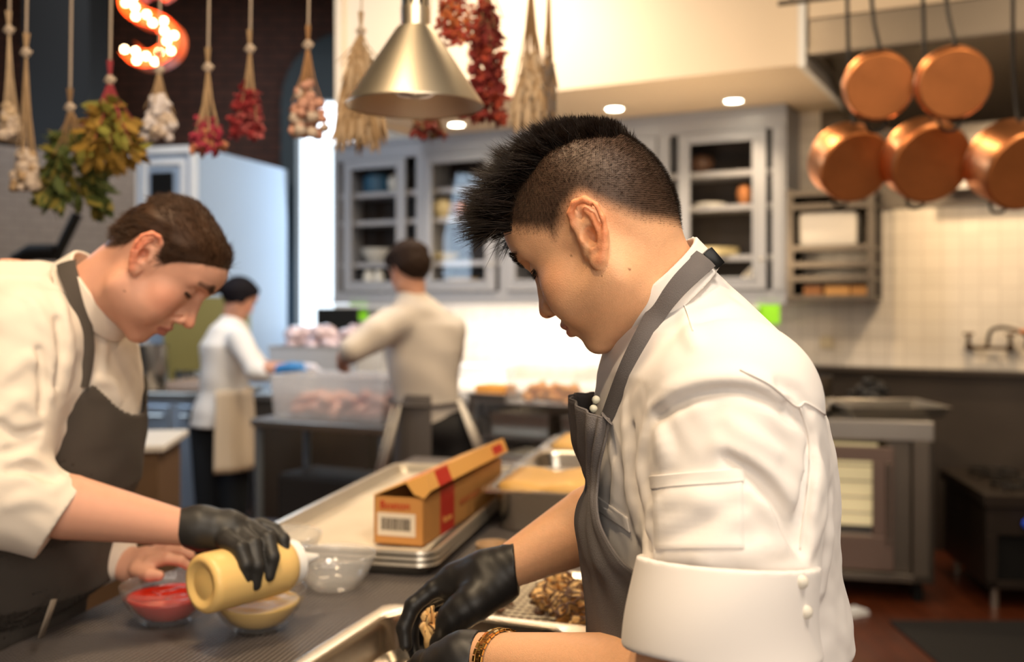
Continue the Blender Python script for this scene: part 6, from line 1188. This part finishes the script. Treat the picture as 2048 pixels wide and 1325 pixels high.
def bunch(name,label,px,tie,bot,half,kind,mats,seed,D=2.6,nst=14,start=.45,cat='dried flowers',parts=90,twine=True):
    R=random.Random(seed); D=D+(.035 if seed%2 else -.035)*(D==2.6); x0=px2x(px,D); zt_=px2z(tie,D); zb=px2z(bot,D); H=zt_-zb; W2=half*D/F; t=thing(name,label,cat,(x0,D,zt_),group='dried bunches on the rail')
    if twine:
        tw=MB(); tw.tube([(0,0,.0),(.004,0,(2.62-zt_)*.5),(0,0,2.62-zt_)],.0028,6); tw.blob((0,0,0),(.012,.012,.014),10); tw.tube([(.012*math.cos(a),.012*math.sin(a),.004*math.sin(3*a)) for a in np.linspace(0,2*PI,13)],.003,6); tw.build('twine',M_str,t,smooth='auto')
    st=MB(); tips=[]
    for i in range(nst):
        a=R.uniform(0,2*PI); rr=W2*math.sqrt(R.uniform(.05,1)); e=Vector((rr*math.cos(a),rr*math.sin(a)*.8,-H*R.uniform(start+.1,.95))); st.tube([(R.uniform(-.006,.006),R.uniform(-.006,.006),.05),(0,0,0),(e.x*.35,e.y*.35,e.z*.5),e],[.0022,.0025,.002,.0012],5); tips.append(e)
    st.build('stems',mats[-1],t)
    hd=MB(); hd2=MB()
    for i in range(parts):
        e=R.choice(tips); g_=hd if i%3 else hd2; k=R.uniform(start,1.); kk=start+(1-start)*R.uniform(0,1)**.8; wf=.30+.75*(kk-start)/(1-start)*(1.25-.35*kk); c=Vector((e.x*wf,e.y*wf,-H*kk*.97)); s_=R.uniform(.7,1.3)
        out=(Vector((c.x,c.y,0))*8+Vector((R.uniform(-.6,.6),R.uniform(-.6,.6),R.uniform(-1.2,.2)))).normalized()
        if kind=='leaf': petal(g_,c,out,.045*s_,.022*s_,R)
        elif kind=='flower': [petal(g_,c,(out+Vector((R.uniform(-1,1),R.uniform(-1,1),R.uniform(-1,1)))*.7),.026*s_,.014*s_,R) for _ in range(4)]
        elif kind=='ball': g_.blob(c,(.014*s_,.014*s_,.013*s_),8,.25,None,i)
        elif kind=='spike': g_.tube([c,c+out*.02+Vector((0,0,-.045*s_))],[.008*s_,.001],6)
        elif kind=='berry': [g_.blob(c+Vector((R.uniform(-.014,.014),R.uniform(-.014,.014),R.uniform(-.02,.02))),.0055*s_,6) for _ in range(5)]
    hd.build('heads' if kind!='leaf' else 'leaves',mats[0],t,smooth=kind in('ball','berry')); 
    if hd2.v: hd2.build('paler_heads' if kind!='leaf' else 'paler_leaves',mats[1],t,smooth=kind in('ball','berry'))
def cm(n_,*c): return mat(n_,c,.75,noise=.3,nscale=25)
straw=cm('straw',.33,.22,.12); straw2=cm('pale_straw',.42,.31,.20); crm=cm('cream_petal',.46,.37,.30); brn=cm('brown_stem',.22,.13,.06)
bunch('dried_bunch','leftmost bunch of pale twisted stems cut off by the left edge',18,60,285,22,'ball',[crm,straw2,straw2],1,start=.7,parts=40)
bunch('dried_bunch','long straw-coloured bunch at the left, pale heads at its lower end',52,105,385,26,'ball',[crm,straw,straw],2,start=.72,parts=60)
bunch('dried_bunch','large dark green leafy bunch, fullest of the row',140,215,415,68,'leaf',[cm('dark_green_leaf',.055,.075,.014),cm('olive_leaf',.16,.13,.02),brn],3,start=.22,parts=420,nst=26,cat='dried herbs')
bunch('dried_bunch','olive and ochre leafy bunch with a red tie',220,160,318,62,'leaf',[cm('ochre_leaf',.26,.15,.02),cm('olive_green_leaf',.20,.19,.03),cm('crimson_stem',.28,.03,.04)],4,start=.25,parts=240,nst=24,cat='dried herbs')
bunch('dried_bunch','small white bunch under the glowing letter',318,140,280,36,'ball',[cm('white_petal',.55,.50,.50),crm,straw],5,start=.42,parts=90)
bunch('dried_bunch','straw bunch ending in bright pink heads',416,135,300,42,'flower',[cm('pink_petal',.34,.03,.06),cm('straw_pink',.40,.16,.08),straw],6,start=.62,parts=80)
bunch('dried_bunch','short red bunch between the pink and the beige ones',500,98,270,40,'flower',[cm('red_petal',.24,.018,.022),cm('dusty_rose',.34,.07,.07),straw],7,start=.45,parts=90)
bunch('dried_bunch','beige and rose bunch in front of the dark window arch',616,90,275,38,'ball',[cm('rose_petal',.48,.25,.18),crm,cm('tan_stem',.30,.16,.07)],8,start=.42,parts=90)
bunch('dried_bunch','broad tan pampas bunch left of the cone lamp',722,62,268,52,'spike',[straw,straw2,straw],9,start=.15,parts=420,nst=40,D=2.62,cat='dried grass')
bunch('dried_bunch','deep red berry bunch beside the cone lamp',975,-60,245,42,'flower',[cm('deep_red',.17,.015,.012),cm('brick_red',.32,.045,.02),brn],10,start=.2,parts=260,nst=22,D=2.5)
bunch('dried_bunch','loose sprig of small red berries above the cone lamp',910,-90,85,45,'berry',[cm('berry_red',.33,.04,.02),cm('berry_orange',.45,.12,.03),brn],11,start=.3,parts=90,D=2.5)
bunch('dried_bunch','straw bunch of drooping seed heads right of the red one',1062,-40,225,34,'spike',[straw2,straw,brn],12,start=.55,parts=220,nst=20,D=2.5,cat='dried grass')
bunch('dried_bunch','thin dark bunch directly above the spiky hair',1098,-50,225,18,'spike',[cm('grey_brown',.12,.09,.07),brn,brn],13,start=.6,parts=80,D=2.5,cat='dried grass')
bunch('dried_bunch','dark red tips showing under the rim of the cone lamp',858,150,268,40,'flower',[cm('dark_red_tip',.16,.02,.015),brn,brn],14,start=.75,parts=30,D=2.75)
# ---------------------------------------------------------------- prep table with chicken, rear items at the left
TA=Vector((-1.32,5.02,0)); RTb=-math.radians(25); t=thing('prep_table','steel prep table between the two cooks in the background','table',TA,RTb)
mb=MB(); mb.box((0,0,.86),(.80,.46,.90)); mb.build('table_top',M_steel,t,bev=.006)
for x,y in ((.03,.03),(.77,.03),(.03,.43),(.77,.43)): mb=MB(); mb.tube([(x,y,0),(x,y,.86)],.022,10); mb.build('leg',mat('blue_steel',(.22,.27,.33),.35,metal=.6),t)
mb=MB(); mb.box((.05,.05,.25),(.75,.41,.27)); mb.build('undershelf',M_steeld,t)
mb=MB(); mb.box((.10,.08,.275),(.70,.38,.62),.02); o=mb.build('storage_crate',mat('dark_crate',(.02,.018,.018),.6)); o.location=TA; o.rotation_euler=(0,0,RTb); tag(o,'dark crate on the lower shelf of the prep table','crate')
MT=Matrix.Translation(TA)@Matrix.Rotation(RTb,4,'Z'); c=MT@Vector((.42,.24,.90)); tub('storage_box','large open clear plastic box of raw chicken on the prep table',c,.68,.38,.215,RTb,clear_mat('milky_plastic',(.86,.90,.97),.32),cat='container')
sp_,lb_=gridspots(MT,.42,.24,.58,.26,.945,5,2,2,.05,9,'raw chicken piece','clear box on prep table')
pile('chicken_piece',lb_,'raw chicken','raw chicken in the clear box',sp_,.058,M_meat,30,0)
c=MT@Vector((.55,.56,.90)); 
t=thing('steel_counter','rear steel counter behind the prep table carrying a heap of meat','counter',(-1.68,6.35,0),-.25); mb=MB(); mb.box((0,0,.86),(.82,.5,.90)); mb.build('worktop',M_steel,t,bev=.005); mb=MB(); mb.box((.02,.03,.1),(.80,.48,.86)); mb.build('cabinet_base',M_steeld,t)
for x,y in ((.05,.05),(.77,.05),(.05,.45),(.77,.45)): mb=MB(); mb.tube([(x,y,0),(x,y,.1)],.02,8); mb.build('leg',M_steel,t)
MR=Matrix.Translation((-1.68,6.35,0))@Matrix.Rotation(-.25,4,'Z'); c=MR@Vector((.42,.25,.90)); tub('bus_tub','grey plastic tub heaped with wrapped meat behind the prep table',c,.62,.40,.30,-.25,mat('grey_plastic',(.42,.45,.50),.4),cat='tub')
sp_,lb_=gridspots(MR,.42,.25,.56,.28,1.21,4,2,2,.07,19,'wrapped pink meat','on the grey tub')
pile('wrapped_meat',lb_,'meat','wrapped meat on the grey tub',sp_,.075,mat('wrapped_pink',(.62,.50,.54),.2,noise=.6,nscale=11,coat=.6),60,0)
mb=MB(); mb.box((0,0,0),(.30,.05,.26)); o=mb.build('dark_screen',M_black); o.location=(-1.40,7.12,1.18); o.rotation_euler=(0,0,-.15); tag(o,'dark monitor-like box below the bright window','screen'); st=MB(); st.tube([(-1.24,7.12,.90),(-1.24,7.12,1.19)],.02,8); st.box((-1.34,7.04,.90),(-1.14,7.20,.92)); tag(st.build('screen_stand',M_black),'black stand under the dark screen','stand')
mb=MB(); mb.box((-1.42,6.98,.0),(-1.04,7.4,.90)); tag(mb.build('base_cabinet',M_steeld,bev=.01),'steel base cabinet below the bright window','cabinet')
# tall white cabinet
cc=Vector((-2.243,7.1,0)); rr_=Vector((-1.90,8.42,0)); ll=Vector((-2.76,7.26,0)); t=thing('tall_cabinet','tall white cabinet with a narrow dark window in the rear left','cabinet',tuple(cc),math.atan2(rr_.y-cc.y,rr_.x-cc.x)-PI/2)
Lx=.54; Ly=(rr_-cc).length; mb=MB(); mb.box((-Lx,0.012,0),(0,Ly,2.6)); mb.build('cabinet_body',mat('window_tinted_enamel',(.34,.43,.56),.4),t,bev=.01)  # window's blue cast on the white side face put into the colour
fr2=MB()
for (i0,i1,y_) in ((0,.05,-.03),(.09,.13,-.015)): fr2.box((-Lx+i0,y_,.05+i0),(-Lx+i1,.012,2.6-i0)); fr2.box((-i1,y_,.05+i0),(-i0,.012,2.6-i0)); fr2.box((-Lx+i1,y_,2.6-i1),(-i1,.012,2.6-i0)); fr2.box((-Lx+i1,y_,.05+i0),(-i1,.012,.05+i1))
dd=fr2.build('door_frame',M_white,t,bev=.004); mb=MB(); mb.box((-Lx+.16,-.006,1.6),(-.20,.011,2.42)); mb.build('dark_window',M_black,t)
# left side kitchen line
t=thing('steel_bench','long blue-lit steel bench on the left behind the left cook','counter',(-2.75,6.30,0),-.18); mb=MB(); mb.box((0,0,.88),(.95,.65,.92)); mb.build('worktop',M_steel,t,bev=.005)
mb=MB(); mb.box((.02,.03,.1),(.93,.62,.88)); mb.build('cabinet_base',mat('blue_lit_steel',(.38,.43,.50),.35,metal=.5),t)  # blue daylight on the steel base put into its colour
for x in (.26,.52,.78): mb=MB(); mb.box((x-.10,.012,.2),(x+.10,.03,.84)); d_=mb.build('door',mat('blue_lit_door',(.36,.42,.50),.3,metal=.6),t,bev=.004); mb=MB(); mb.tube([(x-.07,-.01,.78),(x+.07,-.01,.78)],.007,8); mb.build('handle',M_steel,d_)  # doors carry the same blue cast in their colour
for x,y in ((.05,.05),(.90,.05),(.05,.6),(.90,.6)): mb=MB(); mb.tube([(x,y,0),(x,y,.1)],.02,8); mb.build('leg',M_steel,t)
p=P(305,735,6.6); mb=MB(); mb.lathe([(0,0),(.10,0),(.11,.02),(.115,.28),(.12,.285),(.11,.285),(.10,.02),(0,.012)],n=32); o=mb.build('stock_pot',M_steel,smooth='auto'); o.location=(p[0],6.55,.92); tag(o,'grey stock pot on the bench left of the woman in white','pot')
mb=MB(); mb.box((-.17,-.14,0),(.25,.18,.06),.01); o=mb.build('cutting_board',mat('tan_board',(.40,.28,.21),.6)); o.location=(-2.02,6.45,.92); o.rotation_euler=(0,0,-.18); tag(o,'tan board on the bench behind the woman\'s back','board')
mb=MB(); mb.box((-2.45,7.0,1.0),(-1.85,7.06,1.52)); mb.box((-2.42,7.0,0),(-2.38,7.06,1.0)); mb.box((-1.92,7.0,0),(-1.88,7.06,1.0)); tag(mb.build('splash_screen',mat('olive_panel',(.30,.27,.10),.5,metal=.3)),'olive-yellow metal splash screen behind the left bench','panel')
t=thing('side_table','small brown-sided steel table directly behind the left cook','table',(-2.35,4.0,0),0.12); mb=MB(); mb.box((0,0,.87),(.92,.5,.90)); mb.build('table_top',M_work,t,bev=.006); mb=MB(); mb.box((.03,.03,.08),(.89,.47,.87)); mb.build('cabinet_base',mat('brown_panel',(.16,.095,.05),.6),t)
for x,y in ((.06,.06),(.86,.06),(.06,.44),(.86,.44)): mb=MB(); mb.tube([(x,y,0),(x,y,.08)],.02,8); mb.build('leg',M_black,t)
t=thing('faucet_arm','dark jointed arm rising behind the left cook\'s back','lamp',tuple((px2x(60,4.2),4.2,.90))); q_=lambda px,py: Vector((px2x(px,4.2)-px2x(60,4.2),0,px2z(py,4.2)-.90))  # dark faucet arm with a black piece beside it; no lamp
mb=MB(); mb.tube([q_(110,520),q_(155,428)],.022,10); mb.build('arm',M_black,t); mb=MB(); mb.tube([q_(25,520),q_(60,505),q_(110,505)],[.02,.035,.035],12); mb.build('head',M_black,t,smooth='auto'); mb=MB(); mb.tube([q_(60,515),Vector((0,0,.015))],.015,8); mb.lathe([(0,0),(.09,0),(.09,.012),(0,.02)],n=24); mb.build('base',M_black,t)
